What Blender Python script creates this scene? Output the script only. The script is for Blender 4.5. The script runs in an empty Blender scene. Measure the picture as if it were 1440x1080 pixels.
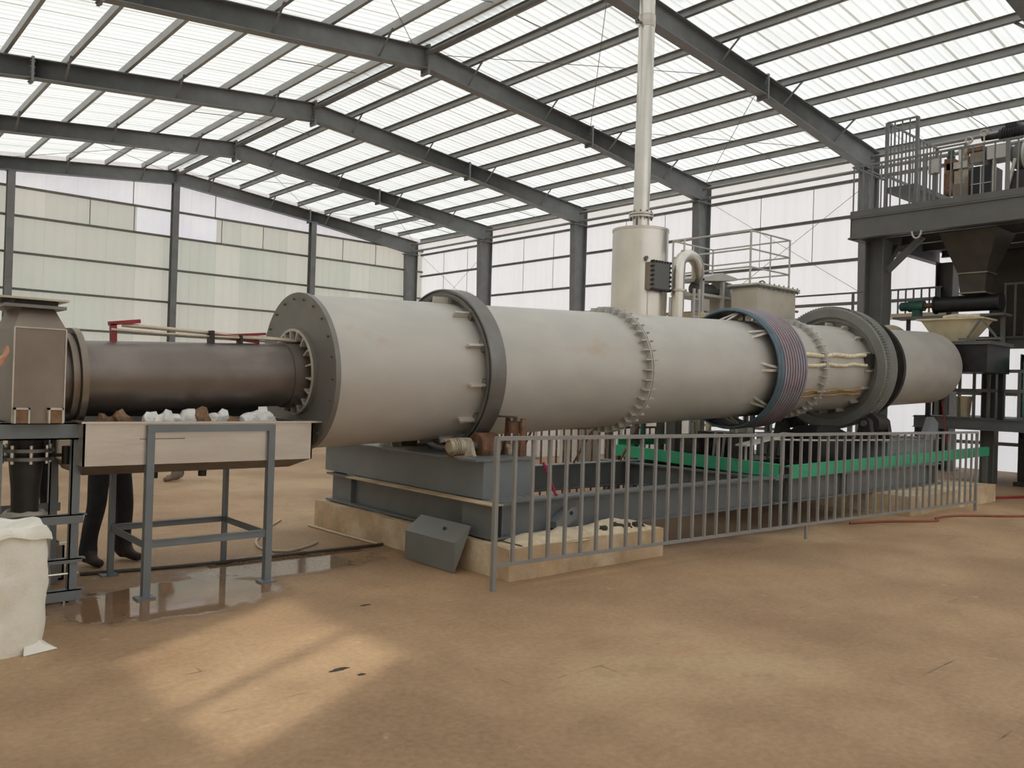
import bpy, bmesh, math, random
from mathutils import Vector, Matrix, noise
random.seed(7)
PI = math.pi
scene = bpy.context.scene
C = scene.collection

# ------------------------------------------------------------------ camera
F_PX, YAW, PITCH, ROLL = 1167.1, math.radians(48.713), math.radians(0.278), math.radians(1.7665)
CAM_H = 1.5
fw = Vector((math.cos(YAW)*math.cos(PITCH), math.sin(YAW)*math.cos(PITCH), math.sin(PITCH)))
rt = Vector((math.sin(YAW), -math.cos(YAW), 0))
up = rt.cross(fw)
r2 = rt*math.cos(ROLL) + up*math.sin(ROLL)
u2 = up*math.cos(ROLL) - rt*math.sin(ROLL)
cam_d = bpy.data.cameras.new('camera')
cam = bpy.data.objects.new('camera', cam_d)
C.objects.link(cam)
cam_d.sensor_width = 36
cam_d.lens = F_PX*36/1440
cam_d.clip_end = 400
Mc = Matrix((r2, u2, -fw)).transposed().to_4x4()
Mc.translation = (0, 0, CAM_H)
cam.matrix_world = Mc
scene.camera = cam

# ------------------------------------------------------------------ world, sun, exposure
world = bpy.data.worlds.new('overcast_sky')
scene.world = world
world.use_nodes = True
bg = world.node_tree.nodes['Background']
bg.inputs[0].default_value = (0.91, 0.965, 1.03, 1)
bg.inputs[1].default_value = 1.34
sun_d = bpy.data.lights.new('sun', 'SUN')
sun_d.energy = 2.1
sun_d.angle = math.radians(1.2)
sun_d.color = (1, 0.95, 0.86)
sun = bpy.data.objects.new('sun', sun_d)
C.objects.link(sun)
SUN_DIR = Vector((0.886, 0.464, -0.70)).normalized()
sun.rotation_euler = SUN_DIR.to_track_quat('-Z', 'Y').to_euler()
sun.location = (-20, -10, 25)
vs = scene.view_settings
vs.view_transform = 'Standard'
vs.look = 'None'
vs.exposure = 0.15
vs.gamma = 1.0
vs.use_curve_mapping = False
scene.cycles.max_bounces = 10
scene.cycles.diffuse_bounces = 6
scene.cycles.transmission_bounces = 8
scene.cycles.use_denoising = True

# ------------------------------------------------------------------ materials
GAIN = 1.28
def nm(name):
    m = bpy.data.materials.new(name)
    m.use_nodes = True
    nt = m.node_tree
    nt.nodes.clear()
    out = nt.nodes.new('ShaderNodeOutputMaterial')
    return m, nt, out

def mat(name, col, rough=0.55, metal=0.0, var=0.12, scale=6.0, col2=None, c2=(0.55, 0.7), s2=2.0, bump=0.0, bscale=40.0, stretch=(1, 1, 1), spec=0.5):
    """painted / bare surface: base colour with noise variation and an optional second colour in blotches"""
    col = tuple(min(0.86, c*GAIN) for c in col)
    if col2:
        col2 = tuple(min(0.86, c*GAIN) for c in col2)
    m, nt, out = nm(name)
    N = nt.nodes.new
    L = nt.links.new
    b = N('ShaderNodeBsdfPrincipled')
    b.inputs['Roughness'].default_value = rough
    b.inputs['Metallic'].default_value = metal
    b.inputs['Specular IOR Level'].default_value = spec
    tc = N('ShaderNodeTexCoord')
    mp = N('ShaderNodeMapping')
    mp.inputs['Scale'].default_value = stretch
    L(tc.outputs['Object'], mp.inputs[0])
    n1 = N('ShaderNodeTexNoise')
    n1.inputs['Scale'].default_value = scale
    n1.inputs['Detail'].default_value = 5
    L(mp.outputs[0], n1.inputs['Vector'])
    r1 = N('ShaderNodeValToRGB')
    r1.color_ramp.elements[0].position = 0.3
    r1.color_ramp.elements[1].position = 0.7
    r1.color_ramp.elements[0].color = tuple(c*(1-var) for c in col) + (1,)
    r1.color_ramp.elements[1].color = tuple(min(1, c*(1+var)) for c in col) + (1,)
    L(n1.outputs[0], r1.inputs[0])
    colout = r1.outputs[0]
    if col2:
        n2 = N('ShaderNodeTexNoise')
        n2.inputs['Scale'].default_value = s2
        n2.inputs['Detail'].default_value = 6
        n2.inputs['Roughness'].default_value = 0.6
        L(mp.outputs[0], n2.inputs['Vector'])
        r2_ = N('ShaderNodeValToRGB')
        r2_.color_ramp.elements[0].position = c2[0]
        r2_.color_ramp.elements[1].position = c2[1]
        L(n2.outputs[0], r2_.inputs[0])
        mx = N('ShaderNodeMix')
        mx.data_type = 'RGBA'
        L(r2_.outputs[0], mx.inputs[0])
        L(colout, mx.inputs[6])
        mx.inputs[7].default_value = tuple(col2) + (1,)
        colout = mx.outputs[2]
    L(colout, b.inputs['Base Color'])
    if bump:
        n3 = N('ShaderNodeTexNoise')
        n3.inputs['Scale'].default_value = bscale
        n3.inputs['Detail'].default_value = 4
        L(mp.outputs[0], n3.inputs['Vector'])
        bp = N('ShaderNodeBump')
        bp.inputs['Strength'].default_value = bump
        bp.inputs['Distance'].default_value = 0.02
        L(n3.outputs[0], bp.inputs['Height'])
        L(bp.outputs[0], b.inputs['Normal'])
    L(b.outputs[0], out.inputs[0])
    return m

def sheet_mat(name, trans, refl, mixf, var=0.08, stretch=(1, 1, 1), scale=1.2, trans2=None):
    """translucent ribbed plastic sheet: lets daylight through, diffusing it"""
    m, nt, out = nm(name)
    N = nt.nodes.new
    L = nt.links.new
    tc = N('ShaderNodeTexCoord')
    geo = N('ShaderNodeNewGeometry')
    mp = N('ShaderNodeMapping')
    mp.inputs['Scale'].default_value = stretch
    L(geo.outputs['Position'], mp.inputs[0])
    n1 = N('ShaderNodeTexNoise')
    n1.inputs['Scale'].default_value = scale
    n1.inputs['Detail'].default_value = 4
    L(mp.outputs[0], n1.inputs['Vector'])
    r1 = N('ShaderNodeValToRGB')
    r1.color_ramp.elements[0].position = 0.3
    r1.color_ramp.elements[1].position = 0.7
    r1.color_ramp.elements[0].color = tuple(c*(1-var) for c in trans) + (1,)
    r1.color_ramp.elements[1].color = tuple(min(1, c*(1+var)) for c in trans) + (1,)
    L(n1.outputs[0], r1.inputs[0])
    t = N('ShaderNodeBsdfTranslucent')
    csrc = r1.outputs[0]
    if trans2:
        n2 = N('ShaderNodeTexNoise')
        n2.inputs['Scale'].default_value = 0.33
        n2.inputs['Detail'].default_value = 2
        L(geo.outputs['Position'], n2.inputs['Vector'])
        r3 = N('ShaderNodeValToRGB')
        r3.color_ramp.elements[0].position = 0.42
        r3.color_ramp.elements[1].position = 0.6
        L(n2.outputs[0], r3.inputs[0])
        mxc = N('ShaderNodeMix')
        mxc.data_type = 'RGBA'
        L(r3.outputs[0], mxc.inputs[0])
        L(csrc, mxc.inputs[6])
        mxc.inputs[7].default_value = tuple(trans2) + (1,)
        csrc = mxc.outputs[2]
    L(csrc, t.inputs[0])
    d = N('ShaderNodeBsdfDiffuse')
    d.inputs[0].default_value = tuple(refl) + (1,)
    mx = N('ShaderNodeMixShader')
    mx.inputs[0].default_value = mixf
    L(d.outputs[0], mx.inputs[1])
    L(t.outputs[0], mx.inputs[2])
    L(mx.outputs[0], out.inputs[0])
    return m

def floor_mat():
    m, nt, out = nm('worn_concrete')
    N = nt.nodes.new
    L = nt.links.new
    geo = N('ShaderNodeNewGeometry')
    b = N('ShaderNodeBsdfPrincipled')
    def noise_n(scale, det=6, rough=0.6, vec=None):
        n = N('ShaderNodeTexNoise')
        n.inputs['Scale'].default_value = scale
        n.inputs['Detail'].default_value = det
        n.inputs['Roughness'].default_value = rough
        L(vec or geo.outputs['Position'], n.inputs['Vector'])
        return n.outputs[0]
    def ramp(src, p0, p1, c0=(0, 0, 0), c1=(1, 1, 1)):
        r = N('ShaderNodeValToRGB')
        r.color_ramp.elements[0].position = p0
        r.color_ramp.elements[1].position = p1
        r.color_ramp.elements[0].color = tuple(c0) + (1,)
        r.color_ramp.elements[1].color = tuple(c1) + (1,)
        L(src, r.inputs[0])
        return r.outputs[0]
    def mix(fac, a, bb, mode='MIX'):
        x = N('ShaderNodeMix')
        x.data_type = 'RGBA'
        x.blend_type = mode
        if isinstance(fac, float):
            x.inputs[0].default_value = fac
        else:
            L(fac, x.inputs[0])
        for s, v in ((6, a), (7, bb)):
            if isinstance(v, tuple):
                x.inputs[s].default_value = v + (1,)
            else:
                L(v, x.inputs[s])
        return x.outputs[2]
    def math_n(op, a, bb=None):
        x = N('ShaderNodeMath')
        x.operation = op
        for i, v in enumerate((a, bb)):
            if v is None:
                continue
            if isinstance(v, (int, float)):
                x.inputs[i].default_value = v
            else:
                L(v, x.inputs[i])
        return x.outputs[0]
    col = ramp(noise_n(0.55, 8, 0.62), 0.30, 0.72, (0.25, 0.148, 0.076), (0.56, 0.365, 0.208))
    col = mix(ramp(noise_n(0.28, 4), 0.50, 0.66), col, (0.54, 0.375, 0.225))
    col = mix(math_n('MULTIPLY', ramp(noise_n(2.6, 7, 0.7), 0.50, 0.75), 0.55), col, (0.25, 0.155, 0.085))
    col = mix(math_n('MULTIPLY', ramp(noise_n(0.16, 3, 0.5, None), 0.50, 0.62), 0.5), col, (0.20, 0.125, 0.07))
    # red-brown stains with a shape of their own
    mpv = N('ShaderNodeMapping')
    mpv.inputs['Location'].default_value = (3.1, 7.7, 0)
    L(geo.outputs['Position'], mpv.inputs[0])
    col = mix(math_n('MULTIPLY', ramp(noise_n(0.9, 6, 0.65, mpv.outputs[0]), 0.62, 0.74), 0.45), col, (0.46, 0.20, 0.10))
    # pale scuffs
    col = mix(math_n('MULTIPLY', ramp(noise_n(5.0, 5, 0.6, mpv.outputs[0]), 0.66, 0.74), 0.5), col, (0.68, 0.52, 0.34))
    fine = noise_n(28, 4)
    col = mix(0.22, col, ramp(fine, 0.3, 0.7, (0.20, 0.125, 0.07), (0.62, 0.42, 0.25)))
    # worn joints of the paving, only here and there open
    br = N('ShaderNodeTexBrick')
    br.inputs['Scale'].default_value = 1.0
    br.inputs['Mortar Size'].default_value = 0.007
    br.inputs['Mortar Smooth'].default_value = 0.4
    br.inputs['Brick Width'].default_value = 1.16
    br.inputs['Row Height'].default_value = 0.58
    br.inputs['Color1'].default_value = (0, 0, 0, 1)
    br.inputs['Color2'].default_value = (0, 0, 0, 1)
    br.inputs['Mortar'].default_value = (1, 1, 1, 1)
    mb = N('ShaderNodeMapping')
    mb.inputs['Location'].default_value = (0.09, 0.42, 0)
    L(geo.outputs['Position'], mb.inputs[0])
    L(mb.outputs[0], br.inputs['Vector'])
    jm = math_n('MULTIPLY', br.outputs['Color'], ramp(noise_n(1.7, 5, 0.75), 0.56, 0.68))
    col = mix(math_n('MULTIPLY', jm, 0.75), col, (0.10, 0.062, 0.035))
    # wet area round the quench trough
    sp = N('ShaderNodeSeparateXYZ')
    L(geo.outputs['Position'], sp.inputs[0])
    def blob(cx, cy, rx, ry):
        dx = math_n('DIVIDE', math_n('SUBTRACT', sp.outputs[0], cx), rx)
        dy = math_n('DIVIDE', math_n('SUBTRACT', sp.outputs[1], cy), ry)
        return math_n('ADD', math_n('MULTIPLY', dx, dx), math_n('MULTIPLY', dy, dy))
    oil_shade = math_n('ADD', blob(8.5, 6.05, 2.9, 1.45), math_n('MULTIPLY', math_n('SUBTRACT', noise_n(1.3, 5, 0.6), 0.5), 1.2))  # oil stain under the kiln, with part of its shadow put into the colour
    col = mix(math_n('MULTIPLY', ramp(oil_shade, 0.6, 1.05, (1, 1, 1), (0, 0, 0)), 0.75), col, (0.085, 0.048, 0.028))
    d = math_n('MINIMUM', blob(2.0, 5.75, 1.0, 0.55), blob(3.15, 6.35, 1.05, 0.52))
    d = math_n('ADD', d, math_n('MULTIPLY', math_n('SUBTRACT', noise_n(2.2, 5, 0.6), 0.5), 1.6))
    wet = ramp(d, 0.60, 1.0, (1, 1, 1), (0, 0, 0))
    wet2 = ramp(d, 0.55, 0.75, (1, 1, 1), (0, 0, 0))
    col = mix(math_n('MULTIPLY', wet, 0.45), col, (0.13, 0.065, 0.04))
    L(col, b.inputs['Base Color'])
    ro = math_n('MULTIPLY_ADD', wet2, -0.62)
    ro.node.inputs[2].default_value = 0.68
    L(ro, b.inputs['Roughness'])
    bp = N('ShaderNodeBump')
    bp.inputs['Strength'].default_value = 0.25
    bp.inputs['Distance'].default_value = 0.02
    hh = math_n('MULTIPLY', math_n('SUBTRACT', math_n('ADD', noise_n(6, 6), math_n('MULTIPLY', fine, 0.3)), math_n('MULTIPLY', jm, 0.2)), math_n('SUBTRACT', 1.0, wet2))
    L(hh, bp.inputs['Height'])
    L(bp.outputs[0], b.inputs['Normal'])
    L(b.outputs[0], out.inputs[0])
    return m

M = dict(
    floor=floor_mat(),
    steel=mat('grey_painted_frame_steel', (0.15, 0.156, 0.158), 0.5, var=0.10, scale=3, col2=(0.19, 0.195, 0.195), c2=(0.5, 0.75)),
    purlin=mat('galvanised_purlin_steel', (0.25, 0.25, 0.24), 0.5, 0.3, var=0.1, scale=2),
    girt=mat('grey_girt_steel', (0.13, 0.125, 0.115), 0.55, 0.0),
    roof=sheet_mat('white_translucent_roof_sheet', (0.93, 0.92, 0.87), (0.72, 0.71, 0.67), 0.57, var=0.06, stretch=(0.25, 1.4, 1)),
    wallw=sheet_mat('white_translucent_wall_sheet', (0.97, 0.965, 0.96), (0.8, 0.8, 0.79), 0.76, var=0.04, stretch=(1, 1.2, 0.12)),
    wallf=sheet_mat('hazy_wall_sheet', (0.80, 0.79, 0.75), (0.55, 0.54, 0.5), 0.58),
    walld=sheet_mat('dimming_wall_sheet', (0.62, 0.60, 0.52), (0.45, 0.43, 0.38), 0.5),  # less translucent, so the unseen left wall lets in less light
    wallg=sheet_mat('dull_greenish_wall_sheet', (0.66, 0.70, 0.61), (0.54, 0.56, 0.50), 0.55, var=0.05, stretch=(1.1, 1, 0.25), scale=0.9, trans2=(0.72, 0.705, 0.63)),
    wallg2=sheet_mat('beige_wall_sheet', (0.74, 0.76, 0.66), (0.57, 0.57, 0.51), 0.56, var=0.05, stretch=(1.1, 1, 0.25), scale=0.9, trans2=(0.79, 0.77, 0.69)),
    wallc=sheet_mat('clear_lilac_wall_sheet', (0.92, 0.93, 1.0), (0.74, 0.75, 0.8), 0.66, var=0.06, stretch=(0.8, 1, 0.6)),
    kiln=mat('light_grey_kiln_paint', (0.415, 0.40, 0.375), 0.40, 0.1, var=0.07, scale=2.2, col2=(0.36, 0.27, 0.17), c2=(0.62, 0.82), s2=1.1, stretch=(1, 1.6, 1.6), bump=0.05, bscale=7),
    plate=mat('dark_grey_end_plate', (0.175, 0.168, 0.158), 0.42, 0.35, var=0.12, scale=3, bump=0.05, bscale=15),
    tyre=mat('machined_tyre_steel', (0.17, 0.165, 0.16), 0.38, 0.6, var=0.15, scale=4),
    gear=mat('grey_gear_paint', (0.17, 0.175, 0.165), 0.5, 0.2, var=0.10, scale=4, col2=(0.33, 0.28, 0.20), c2=(0.56, 0.75), s2=1.6),
    fin=mat('pale_weld_steel', (0.46, 0.43, 0.38), 0.45, 0.3, var=0.15, scale=9),
    blue=mat('blue_ring_paint', (0.085, 0.13, 0.17), 0.4, 0.2, var=0.15, scale=5),
    copper=mat('purple_brown_slip_ring', (0.27, 0.205, 0.23), 0.4, 0.4, var=0.2, scale=4, col2=(0.24, 0.24, 0.29), c2=(0.45, 0.6), s2=3),
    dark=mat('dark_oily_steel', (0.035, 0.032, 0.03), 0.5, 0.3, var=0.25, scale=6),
    brown=mat('heat_browned_steel', (0.145, 0.125, 0.112), 0.36, 0.55, var=0.18, scale=2.5, col2=(0.20, 0.165, 0.16), c2=(0.5, 0.7), s2=1.7, bump=0.06, bscale=12),
    hood=mat('brownish_sheet_steel', (0.20, 0.165, 0.135), 0.38, 0.55, var=0.12, scale=3, col2=(0.27, 0.23, 0.20), c2=(0.55, 0.75), s2=2.5),
    stain=mat('stainless_steel', (0.60, 0.575, 0.53), 0.30, 0.9, var=0.07, scale=2.5, bump=0.05, bscale=6),
    tankm=mat('dull_tank_stainless', (0.52, 0.49, 0.42), 0.4, 0.35, var=0.08, scale=2.5, col2=(0.50, 0.36, 0.24), c2=(0.58, 0.8), s2=1.5),
    hopd=mat('shade_dark_hopper_steel', (0.052, 0.044, 0.036), 0.5, 0.3, var=0.2, scale=4),  # near-black brown: shade under the mezzanine put into the colour
    stainp=mat('pale_brushed_stainless', (0.50, 0.46, 0.42), 0.36, 0.75, var=0.09, scale=2.0, stretch=(1, 1, 5), bump=0.04, bscale=8),
    bgrey=mat('blue_grey_machine_paint', (0.145, 0.165, 0.18), 0.42, 0.1, var=0.10, scale=3, col2=(0.17, 0.155, 0.135), c2=(0.6, 0.8), s2=2.5),
    bgrey2=mat('dark_blue_grey_base_paint', (0.125, 0.14, 0.15), 0.45, 0.1, var=0.12, scale=3, col2=(0.16, 0.15, 0.13), c2=(0.58, 0.78), s2=1.8),
    fence=mat('grey_fence_paint', (0.215, 0.215, 0.21), 0.5, 0.1, var=0.06, scale=5),
    green=mat('green_paint', (0.035, 0.33, 0.17), 0.45, 0.0, var=0.12, scale=4),
    dgreen=mat('dark_green_paint', (0.02, 0.075, 0.06), 0.45, 0.0, var=0.2, scale=6),
    red=mat('red_paint', (0.22, 0.02, 0.025), 0.45, 0.0, var=0.2, scale=8),
    pink=mat('crimson_webbing', (0.27, 0.02, 0.07), 0.7, 0.0, var=0.15, scale=12),
    pipe=mat('thin_brass_pipe', (0.42, 0.37, 0.30), 0.35, 0.6, var=0.15, scale=8),
    rust=mat('rusty_steel', (0.15, 0.075, 0.045), 0.7, 0.1, var=0.35, scale=9, col2=(0.27, 0.20, 0.14), c2=(0.5, 0.7), s2=5),
    rope=mat('pale_cable_wrap', (0.60, 0.54, 0.40), 0.8, 0, var=0.2, scale=20),
    amber=mat('brown_cable_wrap', (0.30, 0.19, 0.085), 0.7, 0, var=0.2, scale=20),
    conc=mat('dusty_concrete', (0.42, 0.315, 0.20), 0.85, 0, var=0.18, scale=4, col2=(0.55, 0.46, 0.33), c2=(0.48, 0.65), s2=2.5, bump=0.5, bscale=14),
    sand=mat('pale_sand', (0.50, 0.42, 0.30), 0.9, 0, var=0.2, scale=9, bump=0.7, bscale=22),
    debris=mat('charred_debris', (0.03, 0.026, 0.022), 0.8, 0, var=0.4, scale=12),
    sack=mat('white_woven_sack', (0.68, 0.66, 0.60), 0.75, 0, var=0.06, scale=5, col2=(0.58, 0.54, 0.46), c2=(0.58, 0.8), s2=3, bump=0.2, bscale=60),
    sack2=mat('dusty_woven_sack', (0.40, 0.36, 0.31), 0.8, 0, var=0.1, scale=6, bump=0.35, bscale=60),
    lump=mat('white_slag', (0.66, 0.65, 0.63), 0.7, 0, var=0.25, scale=14, bump=0.5, bscale=30),
    lumpb=mat('brown_slag', (0.19, 0.115, 0.065), 0.8, 0, var=0.3, scale=14, bump=0.5, bscale=30),
    cover=mat('blue_grey_cover_paint', (0.155, 0.165, 0.16), 0.42, 0.1, var=0.06, scale=3),
    cream=mat('cream_paint', (0.50, 0.43, 0.29), 0.5, 0.0, var=0.12, scale=5),
    motor=mat('beige_motor_paint', (0.34, 0.30, 0.23), 0.5, 0.1, var=0.2, scale=10, col2=(0.16, 0.11, 0.08), c2=(0.5, 0.7), s2=8),
    lgrey=mat('light_grey_paint', (0.42, 0.41, 0.39), 0.5, 0.05, var=0.08, scale=4),
    mezz=mat('charcoal_grey_steel', (0.105, 0.108, 0.104), 0.55, 0.0, var=0.1, scale=3),
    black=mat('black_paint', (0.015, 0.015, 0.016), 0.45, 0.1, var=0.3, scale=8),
    partw=mat('white_partition_panel', (0.80, 0.76, 0.71), 0.6, 0, var=0.06, scale=3),
    hose=mat('dark_rubber_hose', (0.05, 0.04, 0.03), 0.6, 0, var=0.2, scale=8),
    hosep=mat('pale_plastic_hose', (0.42, 0.36, 0.27), 0.5, 0, var=0.1, scale=8),
    hoser=mat('brown_red_hose', (0.22, 0.06, 0.03), 0.55, 0, var=0.2, scale=8),
    skin=mat('skin', (0.50, 0.27, 0.18), 0.5, 0, var=0.06, scale=12),
    jeans=mat('black_trousers', (0.018, 0.018, 0.022), 0.85, 0, var=0.3, scale=12),
    jacket=mat('dark_jacket', (0.03, 0.036, 0.035), 0.85, 0, var=0.25, scale=12),
    jacket2=mat('navy_jacket', (0.022, 0.027, 0.06), 0.85, 0, var=0.25, scale=12),
    greyt=mat('grey_trousers', (0.14, 0.13, 0.12), 0.85, 0, var=0.2, scale=12),
    shoe=mat('dark_shoe_leather', (0.03, 0.02, 0.018), 0.55, 0, var=0.3, scale=14),
    shoeb=mat('brown_shoe', (0.16, 0.12, 0.09), 0.6, 0, var=0.3, scale=14),
    hair=mat('black_hair', (0.012, 0.011, 0.01), 0.6, 0, var=0.3, scale=25),
)

# ------------------------------------------------------------------ mesh builder
WO = {}      # world origin of objects that have a plain (untilted) placement

class MB:
    def __init__(s, T=None):
        s.v = []; s.f = []; s.sm = []; s.T = T
    def add(s, vs_, fs, smooth=False):
        o = len(s.v)
        if s.T is not None:
            vs_ = [s.T @ Vector(p) for p in vs_]
        s.v += [tuple(p) for p in vs_]
        s.f += [tuple(i+o for i in f) for f in fs]
        s.sm += [smooth]*len(fs)
        return s
    def box(s, x0, x1, y0, y1, z0, z1):
        v = [(x, y, z) for z in (z0, z1) for y in (y0, y1) for x in (x0, x1)]
        return s.add(v, [(0, 2, 3, 1), (4, 5, 7, 6), (0, 1, 5, 4), (2, 6, 7, 3), (0, 4, 6, 2), (1, 3, 7, 5)])
    def bar(s, p0, p1, w, h, upv=(0, 0, 1), ou=0.0, os=0.0):
        p0 = Vector(p0); p1 = Vector(p1)
        d = (p1-p0).normalized()
        u = Vector(upv)
        if abs(d.dot(u)) > 0.98:
            u = Vector((1, 0, 0)) if abs(d.x) < 0.9 else Vector((0, 1, 0))
        sd = d.cross(u).normalized()
        u = sd.cross(d).normalized()
        v = []
        for p in (p0, p1):
            c = p + u*ou + sd*os
            for a, b in ((-1, -1), (1, -1), (1, 1), (-1, 1)):
                v.append(c + sd*(a*w/2) + u*(b*h/2))
        return s.add(v, [(0, 1, 2, 3), (4, 7, 6, 5), (0, 4, 5, 1), (1, 5, 6, 2), (2, 6, 7, 3), (3, 7, 4, 0)])
    def ibeam(s, p0, p1, h, w, tf=0.014, tw=0.01, upv=(0, 0, 1)):
        s.bar(p0, p1, w, tf, upv, ou=h/2-tf/2)
        s.bar(p0, p1, w, tf, upv, ou=-h/2+tf/2)
        return s.bar(p0, p1, tw, h-2*tf, upv)
    def cbeam(s, p0, p1, h, w, t=0.008, side=1, upv=(0, 0, 1)):
        s.bar(p0, p1, t, h, upv)
        s.bar(p0, p1, w, t, upv, ou=h/2-t/2, os=side*w/2)
        return s.bar(p0, p1, w, t, upv, ou=-h/2+t/2, os=side*w/2)
    def angle(s, p0, p1, w, t=0.006, upv=(0, 0, 1), sx=1, sy=1):
        s.bar(p0, p1, w, t, upv, ou=0, os=sx*w/2)
        return s.bar(p0, p1, t, w, upv, ou=sy*w/2, os=0)
    def cyl(s, p0, p1, r, n=16, r1=None, caps=True):
        p0 = Vector(p0); p1 = Vector(p1)
        r1 = r if r1 is None else r1
        d = (p1-p0).normalized()
        a = d.orthogonal().normalized(); b = d.cross(a)
        v = []
        for p, rr in ((p0, r), (p1, r1)):
            for i in range(n):
                t = 2*PI*i/n
                v.append(p + (a*math.cos(t) + b*math.sin(t))*rr)
        s.add(v, [(i, (i+1) % n, n+(i+1) % n, n+i) for i in range(n)], True)
        if caps:
            s.add(v, [tuple(range(n-1, -1, -1)), tuple(range(n, 2*n))])
        return s
    def lathe(s, prof, n=64, c=(0, 0, 0), axis='x', closed=False):
        """prof: list of (along, radius)"""
        v = []
        for (t, r) in prof:
            for i in range(n):
                a = 2*PI*i/n
                if axis == 'x':
                    v.append((c[0]+t, c[1]+r*math.cos(a), c[2]+r*math.sin(a)))
                elif axis == 'y':
                    v.append((c[0]+r*math.sin(a), c[1]+t, c[2]+r*math.cos(a)))
                else:
                    v.append((c[0]+r*math.cos(a), c[1]+r*math.sin(a), c[2]+t))
        k = len(prof)
        f = []
        for j in range(k if closed else k-1):
            j2 = (j+1) % k
            for i in range(n):
                i2 = (i+1) % n
                f.append((j*n+i, j*n+i2, j2*n+i2, j2*n+i))
        return s.add(v, f, True)
    def ring(s, t0, t1, ra, rb, n=64, c=(0, 0, 0), axis='x'):
        return s.lathe([(t0, ra), (t0, rb), (t1, rb), (t1, ra)], n, c, axis, True)
    def disc(s, t, r, n=48, c=(0, 0, 0), axis='x'):
        v = []
        for i in range(n):
            a = 2*PI*i/n
            v.append({'x': (c[0]+t, c[1]+r*math.cos(a), c[2]+r*math.sin(a)),
                      'y': (c[0]+r*math.sin(a), c[1]+t, c[2]+r*math.cos(a)),
                      'z': (c[0]+r*math.cos(a), c[1]+r*math.sin(a), c[2]+t)}[axis])
        return s.add(v, [tuple(range(n))])
    def tube(s, pts, r, n=8, smooth_n=0):
        pts = [Vector(p) for p in pts]
        if smooth_n:
            q = []
            for i in range(len(pts)-1):
                a = pts[max(i-1, 0)]; b = pts[i]; c = pts[i+1]; d = pts[min(i+2, len(pts)-1)]
                for k in range(smooth_n):
                    t = k/smooth_n
                    q.append(0.5*((2*b) + (c-a)*t + (2*a-5*b+4*c-d)*t*t + (3*b-a-3*c+d)*t**3))
            q.append(pts[-1]); pts = q
        v = []
        ref = None
        for i, p in enumerate(pts):
            d = (pts[min(i+1, len(pts)-1)] - pts[max(i-1, 0)]).normalized()
            if ref is None:
                ref = d.orthogonal().normalized()
            a = (ref - d*ref.dot(d)).normalized(); ref = a
            b = d.cross(a)
            for k in range(n):
                t = 2*PI*k/n
                v.append(p + (a*math.cos(t)+b*math.sin(t))*r)
        f = []
        for i in range(len(pts)-1):
            for k in range(n):
                k2 = (k+1) % n
                f.append((i*n+k, i*n+k2, (i+1)*n+k2, (i+1)*n+k))
        s.add(v, f, True)
        m = len(pts)-1
        return s.add(v, [tuple(range(n-1, -1, -1)), tuple(m*n+k for k in range(n))])
    def prism(s, poly, off):
        """poly: list of 3D points (one planar face); off: extrusion vector"""
        n = len(poly); off = Vector(off)
        v = [Vector(p) for p in poly] + [Vector(p)+off for p in poly]
        return s.add(v, [tuple(range(n-1, -1, -1)), tuple(range(n, 2*n))] + [(i, (i+1) % n, n+(i+1) % n, n+i) for i in range(n)])
    def frustum(s, a, za, b, zb):
        """a,b = (x0,x1,y0,y1) rectangles at za and zb"""
        v = [(a[0], a[2], za), (a[1], a[2], za), (a[1], a[3], za), (a[0], a[3], za),
             (b[0], b[2], zb), (b[1], b[2], zb), (b[1], b[3], zb), (b[0], b[3], zb)]
        return s.add(v, [(3, 2, 1, 0), (4, 5, 6, 7), (0, 1, 5, 4), (1, 2, 6, 5), (2, 3, 7, 6), (3, 0, 4, 7)])
    def mesh(s, name, m, org):
        me = bpy.data.meshes.new(name)
        o = Vector(org)
        me.from_pydata([tuple(Vector(p)-o) for p in s.v], [], s.f)
        me.polygons.foreach_set('use_smooth', s.sm)
        bm = bmesh.new(); bm.from_mesh(me)
        bmesh.ops.remove_doubles(bm, verts=bm.verts, dist=1e-5)
        bmesh.ops.recalc_face_normals(bm, faces=bm.faces)
        bm.to_mesh(me); bm.free()
        me.set_sharp_from_angle(angle=math.radians(38))
        me.materials.append(m)
        me.update()
        return me
    def build(s, name, m, parent=None, org=None):
        if parent is not None:
            org = WO[parent.name]
        elif org is None:
            xs = [p[0] for p in s.v]; ys = [p[1] for p in s.v]; zs = [p[2] for p in s.v]
            org = ((min(xs)+max(xs))/2, (min(ys)+max(ys))/2, min(zs))
        me = s.mesh(name, M[m] if isinstance(m, str) else m, org)
        o = bpy.data.objects.new(name, me)
        C.objects.link(o)
        if parent is not None:
            o.parent = parent
        else:
            o.location = org
        WO[o.name] = Vector(org)
        return o

def tag(o, label, cat=None, group=None):
    o['label'] = label
    if cat:
        o['category'] = cat
    if group:
        o['group'] = group
    return o

def thing(name, loc, label, cat, group=None):
    o = bpy.data.objects.new(name, None)
    o.empty_display_size = 0.2
    C.objects.link(o)
    o.location = loc
    WO[o.name] = Vector(loc)
    return tag(o, label, cat, group)

def struct(name, loc=(0, 0, 0)):
    o = bpy.data.objects.new(name, None)
    C.objects.link(o)
    o.location = loc
    WO[o.name] = Vector(loc)
    o['kind'] = 'structure'
    return o

def inst(me, name, parent, world_loc=None, mtx=None):
    """another piece sharing mesh data, placed under parent"""
    o = bpy.data.objects.new(name, me)
    C.objects.link(o)
    o.parent = parent
    if mtx is not None:
        o.matrix_local = mtx
    else:
        o.location = Vector(world_loc) - WO[parent.name]
    return o

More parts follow.
